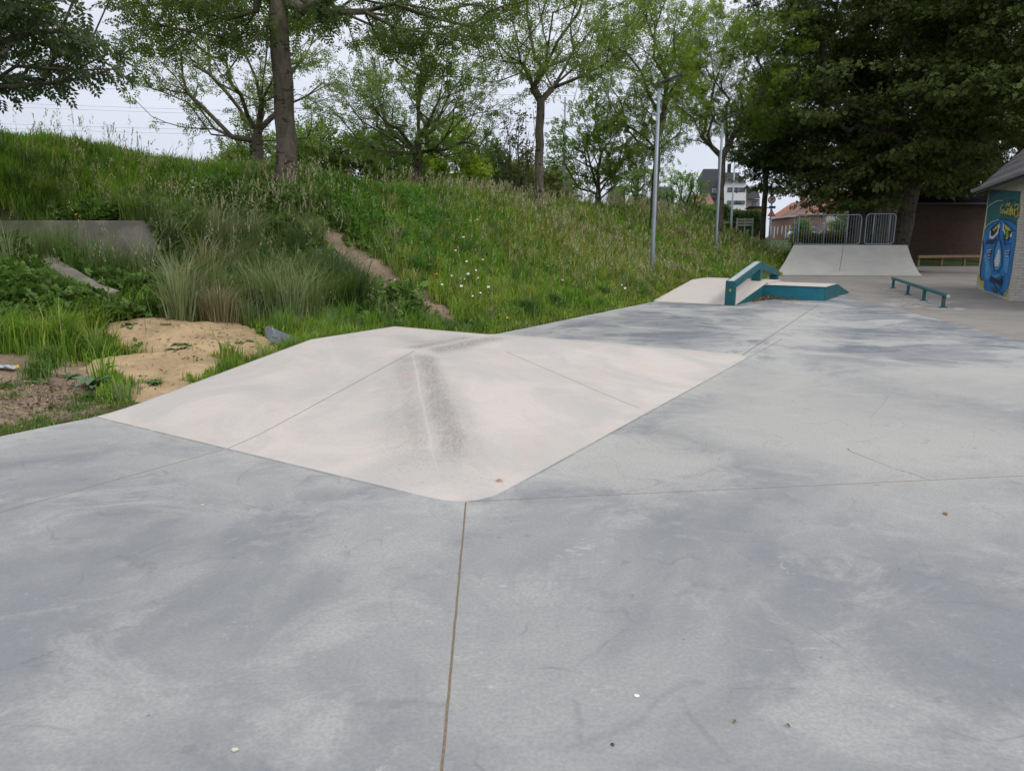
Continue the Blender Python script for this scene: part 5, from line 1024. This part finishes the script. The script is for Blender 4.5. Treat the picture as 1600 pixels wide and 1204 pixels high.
# ------------------------------------------------------------ skateboard and litter
M['grip'] = simple('grey_grip', (.13, .15, .19), (.17, .19, .23), 20, .9, .4, .001); M['maple'] = simple('worn_wood', (.40, .30, .19), (.30, .2, .12), 12, .6); M['urethane'] = simple('cream_urethane', (.62, .56, .44), (.5, .45, .36), 10, .5, .05)
tail = P(409, 517, Y=8.95); fx = norm(np.array([*(U2 * .85 + B2 * .1), -.42])); sx_ = norm(np.cross(fx, np.array([.10, -.85, .62]))); up_ = np.cross(sx_, fx)
o_ = tail + fx * .05
sb_ = root('skateboard', tuple(o_), 'grey skateboard left on the sand against the concrete bank edge', 'skateboard')
def deck(t_, off, ins=0.0):
    us = np.linspace(-.04, .74, 27); V = []; 
    for u in us:
        e_ = 1.0
        if u < .08: e_ = math.sqrt(max(0, 1 - ((.08 - u) / .121) ** 2))
        if u > .62: e_ = math.sqrt(max(0, 1 - ((u - .62) / .121) ** 2))
        w_ = (.105 - ins) * max(e_, .02); bend = .055 * (max(0, .12 - u) / .16) ** 1.4 + .05 * (max(0, u - .60) / .14) ** 1.4
        for v in (-1, -.5, 0, .5, 1): V.append(o_ + fx * u + sx_ * w_ * v + up_ * (bend + off + .006 * v * v))
    n_ = len(us); b_ = MB(); top = V; bot = [p - up_ * t_ for p in V]
    fs = [(5 * i + j, 5 * i + j + 1, 5 * i + j + 6, 5 * i + j + 5) for i in range(n_ - 1) for j in range(4)]
    k = len(top); fs2 = [tuple(k + q for q in f)[::-1] for f in fs]; rim = [5 * i for i in range(n_)] + [5 * (n_ - 1) + j for j in (1, 2, 3)] + [5 * i + 4 for i in range(n_ - 1, -1, -1)] + [3, 2, 1]
    return b_.add(top + bot, fs + fs2 + [(rim[i], rim[(i + 1) % len(rim)], k + rim[(i + 1) % len(rim)], k + rim[i]) for i in range(len(rim))])
deck(.011, 0).build('deck', M['maple'], sb_); deck(.001, .0022, .003).build('grip_tape', M['grip'], sb_)
for u in (.14, .56):
    c_ = o_ + fx * u - up_ * .05; tr = MB().bar(c_ - sx_ * .085, c_ + sx_ * .085, .022, .022).bar(c_ + up_ * .045 - fx * .03, c_ + up_ * .045 + fx * .03, .055, .02).bar(c_ + up_ * .04, c_ - up_ * .0, .03, .03, up=tuple(fx)).build('truck', M['galv'], sb_)
    for v in (-1, 1): MB().tube([c_ + sx_ * v * .070, c_ + sx_ * v * .102], .027, 14).tube([c_ + sx_ * v * .1025, c_ + sx_ * v * .104], .010, 8).build('wheel', M['urethane'], sb_)
def blob_mesh(name, px, py, rx, ry, rz, mat, label, cat, seed=1, z=0.0):
    q = P(px, py, z) if z is not None else hit(px, py); rb_ = np.random.default_rng(seed); m_ = MB(); prof = [(1, 0), (1.02, .35), (.8, .75), (.4, .97), (.02, 1.0)]; nn_ = 12
    jit = 1 + rb_.normal(0, .12, nn_); vs = []
    for r_, zz_ in prof:
        for k in range(nn_): a = 6.283 * k / nn_; vs.append((q[0] + rx * r_ * jit[k] * math.cos(a), q[1] + ry * r_ * jit[k] * math.sin(a), q[2] + .0015 + rz * zz_))
    m_.add(vs, [(i * nn_ + k, i * nn_ + (k + 1) % nn_, (i + 1) * nn_ + (k + 1) % nn_, (i + 1) * nn_ + k) for i in range(len(prof) - 1) for k in range(nn_)])
    tag(m_.build(name, mat, origin=tuple(q), smooth=True), label, cat)
M['gum'] = simple('white_gum', (.80, .80, .78), (.7, .7, .68), 30, .6); M['cream'] = simple('cream_gum', (.62, .60, .50), (.4, .38, .3), 60, .7); M['dryleaf'] = simple('orange_leaf', (.50, .13, .04), (.35, .10, .03), 30, .7); M['brownleaf'] = simple('brown_leaf', (.22, .15, .06), (.16, .10, .04), 30, .7)
blob_mesh('chewing_gum', 995, 1087, .010, .0085, .004, M['gum'], 'bright white gum spot on the slab right of the joint', 'chewing gum', 2)
blob_mesh('chewing_gum', 367, 1171, .013, .009, .004, M['cream'], 'cream gum spot near the bottom of the slab, left of the joint', 'chewing gum', 3)
blob_mesh('chewing_gum', 316, 789, .014, .009, .003, M['cream'], 'flat cream gum spot on the slab below the pale bank', 'chewing gum', 4)
blob_mesh('pebble', 957, 1163, .007, .006, .004, M['dark_metal'], 'small dark pebble lying on the tyre mark', 'pebble', 5)
def fallen(px, py, s__, mat, label, z=0.0, rot=.5):
    q = P(px, py, z); d_ = np.array([math.cos(rot), math.sin(rot), 0]); e_ = np.array([-d_[1], d_[0], 0])
    tag(MB().add([q - d_ * s__ + [0, 0, .002], q + e_ * s__ * .45 + [0, 0, .012], q + d_ * s__ + [0, 0, .004], q - e_ * s__ * .4 + [0, 0, .010], q + [0, 0, .004]], [(0, 1, 4), (1, 2, 4), (2, 3, 4), (3, 0, 4)]).build('fallen_leaf', mat, origin=tuple(q)), label, 'leaf')
fallen(780, 751, .030, M['dryleaf'], 'small orange leaf on the foot of the pale bank', .012, .05); fallen(1477, 803, .030, M['brownleaf'], 'curled brown leaf on the slab at the right', 0, 1.2); fallen(1148, 1128, .012, M['brownleaf'], 'tiny brown leaf fragment near the tyre marks', 0, .9); fallen(1231, 1134, .011, M['brownleaf'], 'tiny tan leaf fragment right of the tyre marks', 0, 2)
g_ = hit(5, 578); M['foil'] = simple('crumpled_foil', (.55, .62, .66), (.35, .42, .48), 25, .35, .8, .02, metal=.3)
m_ = MB(); rb_ = np.random.default_rng(9); vs = [tuple(g_ + np.array([.15 * (i / 7 - .5) * 2, .05 * (j / 4 - .5) * 2, .02 + .035 * rb_.random()])) for i in range(8) for j in range(5)]
m_.add(vs, [(i * 5 + j, i * 5 + j + 1, i * 5 + j + 6, i * 5 + j + 5) for i in range(7) for j in range(4)]); tag(m_.build('plastic_wrapper', M['foil'], origin=tuple(g_)), 'crumpled pale blue wrapper on the dark soil at the left', 'wrapper')
# dead leaves swept into the corner of the fun box
n = 900; c_ = np.array(fb(p0 - .05, fw + .06, 0)); aa = np.abs(rg.normal(0, .45, n)); bb_ = np.abs(rg.normal(0, .10, n)) * np.exp(-aa * .5); w1 = rg.random(n) < .45
pq = np.where(w1[:, None], c_[None, :2] - ua * aa[:, None] * 1.2 + ub * (bb_[:, None]), c_[None, :2] + ub * aa[:, None] - ua * bb_[:, None])
pos = np.concatenate([pq, (.004 + .05 * rg.random(n) * np.exp(-aa * 2.2))[:, None]], 1)
V, Fc, C_ = leaf_quads(rg, pos, norm(rg.normal(0, 1, (n, 3)) * [1, 1, .3]), norm(rg.normal(0, .4, (n, 3)) + [0, 0, 1]), .055, 1, .5, .6, (.20, .125, .06), .35)
tag(link_mesh('dead_leaves', fast_mesh('dead_leaves', V, Fc, C_), M['grass']), kind='stuff')
# ------------------------------------------------------------ street beyond
M['asphalt'] = simple('street_asphalt', (.075, .075, .08), (.06, .06, .062), 2, .9, .2)
tag(MB().add([(-20, 76, 1.13), (80, 70, 1.13), (80, 77.5, 1.13), (-20, 84, 1.13)], [(0, 1, 2, 3)]).build('road', M['asphalt']), kind='structure')
M['render_white'] = simple('white_render', (.72, .73, .74), (.68, .69, .70), 1, .8, .05); M['slate'] = simple('black_slate', (.018, .019, .024), (.028, .029, .035), 1.5, .7, .5, .03, stretch=(.2, .2, 5)); M['taupe'] = simple('taupe_brick', (.26, .23, .21), (.22, .19, .175), 2, .85)
M['glass'] = simple('window_glass', (.05, .06, .075), (.12, .15, .18), .8, .08, 0, spec=.6); M['frame_dark'] = simple('dark_window_frame', (.02, .022, .026), rough=.5, bump=0); M['frame_white'] = simple('white_window_frame', (.6, .6, .6), rough=.5, bump=0)
YH = 118.0
def H(px, py, dy=0.0): q = P(px, py, Y=YH + dy); return q
wh = root('white_house', (H(1140, 370)[0], YH, 1.1), 'white rendered modern house with steep black roofs and strip windows', 'house')
def facade(nm, pts, dep, mat, par, dy=0.0): return MB().prism([tuple(H(*p, dy)) for p in pts], (0, dep, 0)).build(nm, mat, par)
fw_ = facade('wall', [(1128, 285), (1166, 285), (1165, 372), (1127, 372)], 9, M['render_white'], wh)
facade('wall', [(1165.5, 310), (1187, 311), (1187, 372), (1165.2, 372)], 7, M['taupe'], wh, 1.0); facade('wall', [(1092, 306), (1127.5, 309), (1127.3, 372), (1094, 372)], 8, M['taupe'], wh, 1.2)
MB().add([tuple(H(*p)) for p in ((1095, 309, .4), (1127.5, 309, .4), (1127.5, 284, 3.2), (1098, 284, 3.2))] + [tuple(H(1127.5, 264, 6.5)), tuple(H(1099, 264, 6.5)), tuple(H(1088, 283, 3.5))], [(0, 1, 2, 3), (3, 2, 4, 5), (0, 3, 6), (3, 5, 6)]).build('roof', M['slate'], wh)
r2 = MB().add([tuple(H(*p)) for p in ((1127.5, 284.8, -.3), (1166.5, 284.8, -.3), (1151.5, 269.5, 4.5), (1127.5, 269.5, 4.5))] + [tuple(H(1151.5, 269.5, 5)), tuple(H(1166.5, 284.8, 9.5))], [(0, 1, 2, 3), (1, 5, 4, 2)]).build('roof', M['slate'], wh)
MB().add([tuple(H(*p)) for p in ((1165.6, 310.5, .6), (1188, 310.5, .6), (1184, 295, 3.5), (1174, 295, 3.5), (1166, 287.5, 5))], [(0, 1, 2, 3, 4)]).build('roof', M['slate'], wh)
MB().box(H(1139, 267, 5), (.5, .5, 2.2)).build('chimney', M['frame_dark'], r2)
def window(x0, x1, y0, y1, par, npan=3, dy=0.0, fr_='frame_dark'):
    a = H(x0, y0, dy); c_ = H(x1, y1, dy); w_ = root  # frame first, panes as sub-parts
    f_ = MB().box(((a[0] + c_[0]) / 2, YH + dy - .04, (a[2] + c_[2]) / 2), (c_[0] - a[0], .06, a[2] - c_[2])).build('window', M[fr_], par)
    for k in range(npan):
        u0 = a[0] + (c_[0] - a[0]) * (k + .08) / npan; u1 = a[0] + (c_[0] - a[0]) * (k + .92) / npan
        MB().box(((u0 + u1) / 2, YH + dy - .08, (a[2] + c_[2]) / 2), (u1 - u0, .02, (a[2] - c_[2]) * .78)).build('pane', M['glass'], f_)
window(1137, 1164.5, 293, 300, wh, 4); window(1136.5, 1163.5, 313.5, 319.5, wh, 4); window(1175, 1180.5, 315, 325, wh, 1, 1.0); window(1113, 1119, 295, 301, wh, 1, 1.0, 'frame_white')
# brick row
M['red_brick'] = brick_mat('old_red_brick', (.30, .15, .11), (.25, .13, .10), (.30, .26, .23), 1, .3); M['red_tile'] = simple('old_red_tile', (.24, .12, .09), (.17, .10, .085), 1.2, .85, .4, .02); M['orange_tile'] = simple('bright_red_tile', (.34, .13, .07), (.27, .11, .07), 1.2, .85, .4, .02)
rowh = [(1204, 1221, 128, 338, 315, 'orange_tile'), (1221, 1240, 118, 335.5, 309, 'red_tile'), (1240, 1262, 108, 333, 305, 'red_tile'), (1262, 1296, 98, 330, 300, 'orange_tile')]
rl_ = ['farthest brick house of the row, with an orange roof beside the road sign', 'narrow brick house with a dull red roof, second from the road sign', 'brick terrace house with a brown tiled roof behind the long barrier', 'nearest brick terrace house half covered by lime branches']
for (x0, x1, Yh, ye, yr, mt), lab in zip(rowh, rl_):
    a = P(x0, ye, Y=Yh + 5); c_ = P(x1, ye, Y=Yh - 5); rz_ = P((x0 + x1) / 2, yr, Y=Yh)[2]; ez = c_[2]
    d_ = (c_ - a)[:2]; L_ = np.linalg.norm(d_); d_ /= L_; n_ = np.array([-d_[1], d_[0]]); n_ = n_ if n_[0] > 0 else -n_
    bh_ = root('brick_house', (*a[:2], 1.1), lab, 'house', 'terraced brick houses along the street')
    G = lambda u, v, z: (a[0] + d_[0] * u + n_[0] * v, a[1] + d_[1] * u + n_[1] * v, z)
    MB().prism([G(0, 0, .9), G(0, 7, .9), G(0, 7, ez), G(0, 3.5, rz_ - .15), G(0, 0, ez)], (*(d_ * L_), 0)).build('wall', M['red_brick'], bh_)
    rf_ = MB().prism([G(-.1, -.35, ez - .12), G(-.1, 3.5, rz_), G(-.1, 7.35, ez - .12), G(-.1, 7.35, ez - .26), G(-.1, 3.5, rz_ - .14), G(-.1, -.35, ez - .26)], (*(d_ * (L_ - .15)), 0)).build('roof', M[mt], bh_)
    MB().box(G(L_ * .93, 3.5, rz_ + .3), (.8, .8, 1.3)).build('chimney', M['orange_tile'], rf_)
    MB().prism([G(0, -.45, ez - .30), G(0, -.33, ez - .30), G(0, -.33, ez - .12), G(0, -.45, ez - .12)], (*(d_ * (L_ - .2)), 0)).build('gutter', M['frame_white'], bh_)
    for u in (.18, .5, .8):
        MB().prism([G(L_ * u - .45, -.04, 2.0 if u != .5 else 1.1), G(L_ * u + .45, -.04, 2.0 if u != .5 else 1.1), G(L_ * u + .45, -.04, 3.4), G(L_ * u - .45, -.04, 3.4)], (*(n_ * .05), 0)).build('window' if u != .5 else 'door', M['frame_white'] if u != .5 else M['glass'], bh_)
        if u != .5: MB().prism([G(L_ * u - .35, -.06, 2.1), G(L_ * u + .35, -.06, 2.1), G(L_ * u + .35, -.06, 3.3), G(L_ * u - .35, -.06, 3.3)], (*(n_ * .02), 0)).build('window', M['glass'], bh_)
def block(nm, px0, px1, py0, py1, Yd, dep, mat, label, cat, roof=None, rh=1.5):
    a = P(px0, py0, Y=Yd); c_ = P(px1, py1, Y=Yd); zb = min(c_[2], tz((a[0] + c_[0]) / 2, Yd)); b_ = root(nm, ((a[0] + c_[0]) / 2, Yd, zb), label, cat)
    MB().box(((a[0] + c_[0]) / 2, Yd + dep / 2, (a[2] + zb - .2) / 2), (c_[0] - a[0], dep, a[2] - zb + .2)).build('wall', mat, b_)
    if roof: MB().prism([(a[0] - .3, Yd - .3, a[2]), (a[0] - .3, Yd + dep + .3, a[2]), (a[0] - .3, Yd + dep / 2, a[2] + rh)], (c_[0] - a[0] + .6, 0, 0)).build('roof', roof, b_)
    return b_, a, c_
block('white_house', 1343, 1364, 334, 366, 84, 7, M['render_white'], 'white house front seen between the two barriers', 'house', M['red_tile'], 2.0)
block('brick_house', 1364.5, 1388, 328, 366, 82, 7, M['red_brick'], 'red brick house front behind the short barrier', 'house', M['red_tile'], 2.2)
block('yellow_hut', 1183, 1197, 325, 345, 92, 4, simple('yellow_board', (.50, .34, .06), (.4, .27, .06), 1, .8), 'yellow site hut glimpsed between the white house and a tree', 'hut', M['dark_roof'], .3)
bc, a, c_ = block('pale_house', 960, 975, 296, 335, 70, 5, M['taupe'], 'pale gable with a dark cap behind the crest of the bank', 'house', None)
MB().box(((a[0] + c_[0]) / 2, 72.5, a[2] + .25), (c_[0] - a[0] + .3, 5.2, .12)).box((a[0] + .1, 72.5, a[2] + .1), (.1, 5, .4)).build('roof', M['frame_dark'], bc)
block('brown_roofed_house', 868, 888, 296, 330, 66, 6, M['red_brick'], 'brown roofed house just showing over the crest by the slim ash', 'house', M['red_tile'], .8)
block('dark_roofed_house', 1036, 1053, 308, 340, 90, 6, M['taupe'], 'low dark-roofed house right of the tall narrow ash', 'house', M['slate'], 1.4)
block('brown_roofed_house', 1089, 1112, 322, 350, 88, 6, M['taupe'], 'low house with a sloping brown roof left of the white house', 'house', M['red_tile'], 1.6)
def hedge(px0, px1, pyt, Yd, label, tint, seed, depth=1.2, lsz=.3, n=5200, nm='hedge'):
    a = P(px0, pyt, Y=Yd); c_ = P(px1, pyt, Y=Yd); rh_ = np.random.default_rng(seed); zb = tz(a[0], Yd); hh_ = a[2] - zb; pos = np.stack([rh_.uniform(a[0], c_[0], n), Yd + rh_.uniform(0, depth, n), zb + hh_ * rh_.random(n) ** .75], 1); pos[:, 2] += .12 * wob(pos[:, 0], pos[:, 1], 1.6, seed)
    V, Fc, C_ = leaf_quads(rh_, pos, norm(rh_.normal(0, 1, (n, 3))), norm(rh_.normal(0, .5, (n, 3)) + [0, -.5, .8]), lsz, 2, .4, .5, tint, .25, yellow=.1)
    core = MB().box(((a[0] + c_[0]) / 2, Yd + depth / 2, (zb + a[2]) / 2 - .2), (c_[0] - a[0] - .3, depth * .6, hh_ - .3)).build(nm, M['stalk'], origin=(a[0], Yd, zb)); tag(core, label, 'hedge')
    link_mesh('foliage', fast_mesh('foliage', V, Fc, C_), M['leaf'], core)
hedge(1100, 1142, 322, 86, 'dark clipped hedge below the white house, left of the thin pole', (.045, .085, .02), 91); hedge(1144, 1192, 330, 84, 'dark clipped hedge in front of the taupe wall', (.040, .078, .02), 92)
hedge(1246, 1342, 362, 47, 'low yellow flowering hedge behind the long barrier', (.16, .17, .02), 93, 1.5, .16, 5200, 'flowering_hedge'); hedge(640, 790, 281, 38, 'unkempt low hedge along the top path', (.06, .09, .03), 94, 1, .2, 3000)
# path parapet behind the crest
a, c_ = P(600, 277, Y=37), P(800, 284, Y=37); tag(MB().box(((a[0] + c_[0]) / 2, 37, a[2] - .3), (c_[0] - a[0], .2, .8)).box(((a[0] + c_[0]) / 2, 37, a[2] + .14), (c_[0] - a[0] + .1, .3, .08)).build('parapet_wall', M['oldwall'], origin=(a[0], 37, a[2] - 1)), 'long low grey parapet wall behind the crest of the bank', 'wall')
a, c_ = P(880, 307, Y=27), P(907, 306, Y=27); tag(MB().bar(a, c_, .12, .07).bar((a[0] + .1, 27, a[2]), (a[0] + .1, 27, a[2] - .6), .06, .06, up=(1, 0, 0)).bar((c_[0] - .1, 27, c_[2]), (c_[0] - .1, 27, c_[2] - .6), .06, .06, up=(1, 0, 0)).build('wooden_rail', M['timber'], origin=tuple(a)), 'short pale wooden rail lying on the bank crest by the slim ash', 'rail')
# white slatted panel
a, c_ = P(1152, 341, Y=50), P(1177, 352, Y=50); z0 = tz(a[0], 50); sp_ = root('slatted_panel', ((a[0] + c_[0]) / 2, 50, z0), 'pale slatted panel standing on the grass below the white house', 'panel')
M['palewood'] = simple('pale_painted_wood', (.50, .50, .46), (.4, .4, .37), 5, .8)
for k in range(3): MB().box(((a[0] + c_[0]) / 2, 50, a[2] - .09 - k * .18), (c_[0] - a[0], .04, .13)).build('slat', M['palewood'], sp_)
for f_ in (.02, .5, .98): MB().box((a[0] + (c_[0] - a[0]) * f_, 50.04, (a[2] + z0) / 2), (.08, .05, a[2] - z0 + .05)).build('post', M['palewood'], sp_)
# road signs
M['sign_red'] = simple('sign_red', (.42, .03, .03), (.38, .03, .03), 5, .4, 0); M['sign_white'] = simple('sign_white', (.62, .60, .58), (.55, .54, .52), 5, .4, 0); M['sign_blue'] = simple('sign_blue', (.03, .10, .33), (.03, .09, .3), 5, .4, 0)
Ys = 56.0; s0_ = P(1205.5, 312, Y=Ys); zs = tz(s0_[0], Ys); rs = root('road_sign', (s0_[0], Ys, zs), 'round red-bordered road sign over a blue plate and a warning triangle', 'road sign')
MB().tube([(s0_[0], Ys, zs - .3), (s0_[0], Ys, s0_[2] + .35)], .045, 8).build('pole', M['galv'], rs)
MB().tube([(s0_[0] - .18 * 0, Ys - .05, s0_[2]), (s0_[0], Ys - .08, s0_[2])], .30, 24).build('disc', M['sign_red'], rs)
dk = MB().tube([(s0_[0], Ys - .081, s0_[2]), (s0_[0], Ys - .09, s0_[2])], .235, 24).build('panel', M['sign_white'], rs)
MB().bar((s0_[0] - .14, Ys - .095, s0_[2] - .14), (s0_[0] + .02, Ys - .095, s0_[2] + .02), .01, .05, up=(0, 0, 1)).bar((s0_[0] + .02, Ys - .095, s0_[2] + .02), (s0_[0] + .15, Ys - .095, s0_[2] + .08), .01, .05).bar((s0_[0] + .14, Ys - .1, s0_[2] - .15), (s0_[0] - .12, Ys - .1, s0_[2] + .15), .01, .04).build('symbol', M['frame_dark'], dk)
q = P(1206, 324, Y=Ys); MB().box((q[0], Ys - .07, q[2]), (.52, .02, .19)).build('name_plate', M['sign_blue'], rs)
q = P(1205, 334, Y=Ys)
def tri(r_, y_): return [(q[0] + r_ * math.sin(a), y_, q[2] + r_ * math.cos(a)) for a in (0, 2.094, 4.189)]
MB().prism(tri(.36, Ys - .07), (0, -.02, 0)).build('triangle', M['sign_red'], rs); tp_ = MB().prism(tri(.22, Ys - .091), (0, -.01, 0)).build('panel', M['sign_white'], rs); MB().prism([(q[0] - .05, Ys - .102, q[2] - .07), (q[0] + .05, Ys - .102, q[2] - .07), (q[0] + .03, Ys - .102, q[2] + .08), (q[0] - .03, Ys - .102, q[2] + .08)], (0, -.005, 0)).build('symbol', M['frame_dark'], tp_)
q = P(1295.5, 345, Y=60); zs = tz(q[0], 60); r_ = root('sign_board', (q[0], 60, zs), 'small plain white board on a thin post behind the long barrier', 'sign')
MB().box((q[0], 60, q[2] + .1), (.48, .03, .55)).build('board', M['sign_white'], r_); MB().tube([(q[0], 60.05, zs), (q[0], 60.05, q[2] + .3)], .03, 6).build('post', M['sign_white'], r_)
q = P(1191, 347, Y=62); zs = tz(q[0], 62); r_ = root('traffic_barrier', (q[0], 62, zs), 'orange and white traffic barrier beside the small tree trunk', 'barrier'); M['orange'] = simple('orange_plastic', (.65, .10, .02), (.6, .12, .03), 5, .5, 0)
MB().box((q[0], 62, zs + .5), (.38, .06, .95)).build('panel', M['orange'], r_); MB().box((q[0], 61.95, zs + .55), (.37, .04, .16)).build('stripe', M['sign_white'], r_); MB().box((q[0], 62, zs + .06), (.5, .5, .12)).build('foot', M['frame_dark'], r_)
# bench seen from behind
q = P(1289, 364, Y=54); zs = tz(q[0], 54); r_ = root('park_bench', (q[0], 54, zs), 'dark slatted bench behind the long barrier, seen from its back', 'bench')
for k in range(3): MB().box((q[0], 54 - .02 * k, zs + .42 + .15 * k), (1.3, .05, .09)).build('backrest_slat', M['frame_dark'], r_)
MB().box((q[0], 54.28, zs + .42), (1.3, .42, .05)).build('seat', M['frame_dark'], r_)
for s_ in (-.5, .5): MB().box((q[0] + s_, 54.2, zs + .2), (.07, .5, .42)).build('leg', M['frame_dark'], r_)
# timber fence
a, c_ = P(1305, 349, Y=66), P(1345, 349, Y=66); zs = tz(a[0], 66); r_ = root('board_fence', ((a[0] + c_[0]) / 2, 66, zs), 'tan vertical board fence beyond the yellow hedge', 'fence'); M['tan'] = simple('tan_boards', (.34, .20, .12), (.27, .16, .10), 2, .85, stretch=(8, 1, .3))
MB().box(((a[0] + c_[0]) / 2, 66, (zs + a[2]) / 2), (c_[0] - a[0], .05, a[2] - zs)).build('panel', M['tan'], r_)
for k in range(5): MB().box((a[0] + (c_[0] - a[0]) * k / 4, 65.95, (zs + a[2]) / 2 + .04), (.1, .1, a[2] - zs + .1)).build('post', M['tan'], r_)
# cars
def car(px, Yc, paint, label, rot, grp='cars parked along the street'):
    q = P(px, 368, Y=Yc); z_ = 1.14; r_ = root('parked_car', (q[0], Yc, z_), label, 'car', grp); ca, sa = math.cos(rot), math.sin(rot)
    T = lambda u, v, z: (q[0] + u * ca - v * sa, Yc + u * sa + v * ca, z_ + z)
    side = [(-2.05, .35), (-2.1, .75), (-1.95, .98), (-1.25, 1.02), (1.1, .95), (1.95, .82), (2.1, .6), (2.08, .32)]
    MB().prism([T(u, -.82, z) for u, z in side], tuple(np.array(T(0, .82, 0)) - np.array(T(0, -.82, 0)))).build('body', paint, r_, bevel=.08)
    cab = [(-1.75, .98), (-1.35, 1.42), (.15, 1.45), (1.0, .97)]
    MB().prism([T(u, -.68, z) for u, z in cab], tuple(np.array(T(0, .68, 0)) - np.array(T(0, -.68, 0)))).build('cabin', M['glass'], r_, bevel=.06)
    MB().prism([T(u, -.66, z) for u, z in ((-1.36, 1.41), (-1.33, 1.47), (.12, 1.49), (.18, 1.43))], tuple(np.array(T(0, .66, 0)) - np.array(T(0, -.66, 0)))).build('roof', paint, r_)
    for u in (-1.3, 1.3):
        for v in (-.83, .66): 
            w_ = MB().tube([T(u, v, .32), T(u, v + .18, .32)], .32, 16).build('wheel', M['frame_dark'], r_); MB().tube([T(u, v - .005 if v < 0 else v + .185, .32), T(u, v + .01 if v < 0 else v + .17, .32)], .19, 12).build('rim', M['galv'], w_)
    for v in (-.6, .6): MB().box(T(2.08, v, .66), (.08, .28, .12), ((ca, sa, 0), (-sa, ca, 0), (0, 0, 1))).build('headlight', M['sign_white'], r_)
pm = lambda n_, c__: simple(n_, c__, tuple(q * .95 for q in c__), 1, .25, 0, spec=.6)
car(1352, 74, pm('white_car_paint', (.70, .71, .73)), 'white car parked in front of the white house', 2.9); car(1337, 79, pm('blue_grey_car_paint', (.18, .21, .26)), 'blue grey car behind the board fence', .1); car(1265, 75, pm('silver_car_paint', (.42, .44, .47)), 'silver car parked by the brick row', .15)
# far field hedgerow on the horizon so the ground never ends in a bare line
hedge(300, 900, 330, 150, 'long distant hedge line beyond the bank', (.05, .08, .03), 96, 4, .9, 5000)
# ------------------------------------------------------------ power lines
M['cable'] = simple('cable', (.30, .31, .34), rough=.7, bump=0)
PLN = ['topmost', 'second from the top', 'third from the top', 'fourth from the top', 'fifth from the top', 'lowest']
for i, (ya, yb) in enumerate(((117, 150), (124, 157), (152, 186), (158, 192), (186, 214), (193, 221))):
    a, c_ = P(-200, ya, Y=230), P(900, yb, Y=215); pts = [a + (c_ - a) * f_ + np.array([0, 0, -2.0 * 4 * f_ * (1 - f_) * .35]) for f_ in np.linspace(0, 1, 14)]
    tag(MB().tube(pts, .035, 5).build('power_line', M['cable'], origin=tuple(pts[7])), PLN[i] + ' of the six thin power lines crossing the sky at the left', 'power line', 'power lines over the bank')

# ------------------------------------------------------------ small debris on bare ground
def strew(nm, pts, n, spread, size, tint, seed, dz=.005):
    rb_ = np.random.default_rng(seed); k = rb_.integers(0, len(pts), n); q = np.array([hit(*p)[:2] for p in pts])[k] + rb_.normal(0, spread, (n, 2)); dd = st_of(q[:, 0], q[:, 1]); ok = dd[1] > .12; q = q[ok]; n = len(q)
    zz = terrain(q[:, 0], q[:, 1]) + sandy(q[:, 0], q[:, 1]) * .03 + dz
    V, Fc, C_ = leaf_quads(rb_, np.column_stack([q, zz]), norm(rb_.normal(0, 1, (n, 3)) * [1, 1, .25]), norm(rb_.normal(0, .5, (n, 3)) + [0, 0, 1]), size, 0, .35, 1.0, tint, .35)
    return V, Fc, C_
parts_ = [strew('a', [(540, 415), (560, 430), (590, 445), (620, 460), (650, 480), (675, 495)], 900, .28, .035, (.38, .33, .27), 301, .02), strew('b', [(20, 600), (80, 615), (60, 640), (30, 650), (120, 612)], 900, .3, .03, (.34, .27, .20), 302, .01), strew('c', [(20, 600), (80, 615), (60, 640), (120, 612), (600, 450), (650, 480)], 600, .3, .05, (.12, .09, .05), 303, .015)]
tag(link_mesh('gravel', fast_mesh('gravel', *merge(parts_)), M['grass']), kind='stuff')
n = 420; rb_ = np.random.default_rng(310); q = np.array([hit(*p)[:2] for p in ((300, 535), (265, 575), (355, 545), (240, 522), (330, 560), (290, 600))])[rb_.integers(0, 6, n)] + rb_.normal(0, .3, (n, 2))
bm_ = np.zeros(n)
for c_, r_, h_ in ctr: bm_ = np.maximum(bm_, h_ * np.exp(-(((q[:, 0] - c_[0]) ** 2 + (q[:, 1] - c_[1]) ** 2) / r_ ** 2) * 1.1))
sm_ = sandy(q[:, 0], q[:, 1]); ok = (sm_ > .8) & (st_of(q[:, 0], q[:, 1])[1] > .1); q, bm_, sm_ = q[ok], bm_[ok], sm_[ok]; n = len(q)
zz = terrain(q[:, 0], q[:, 1]) + bm_ * sm_ + .07 * sm_ - .045 + (.022 * wob(q[:, 0], q[:, 1], 4.0, 5) + .016 * wob(q[:, 0], q[:, 1], 11, 6) + .010 * wob(q[:, 0], q[:, 1], 25, 7)) * sm_ + .006
V, Fc, C_ = leaf_quads(rb_, np.column_stack([q, zz]), norm(rb_.normal(0, 1, (n, 3)) * [1, 1, .12]), norm(rb_.normal(0, .3, (n, 3)) + [0, 0, 1]), .075, 0, .12, 1.0, (.13, .10, .055), .4)
tag(link_mesh('plant_debris', fast_mesh('plant_debris', V, Fc, C_), M['grass']), kind='stuff')
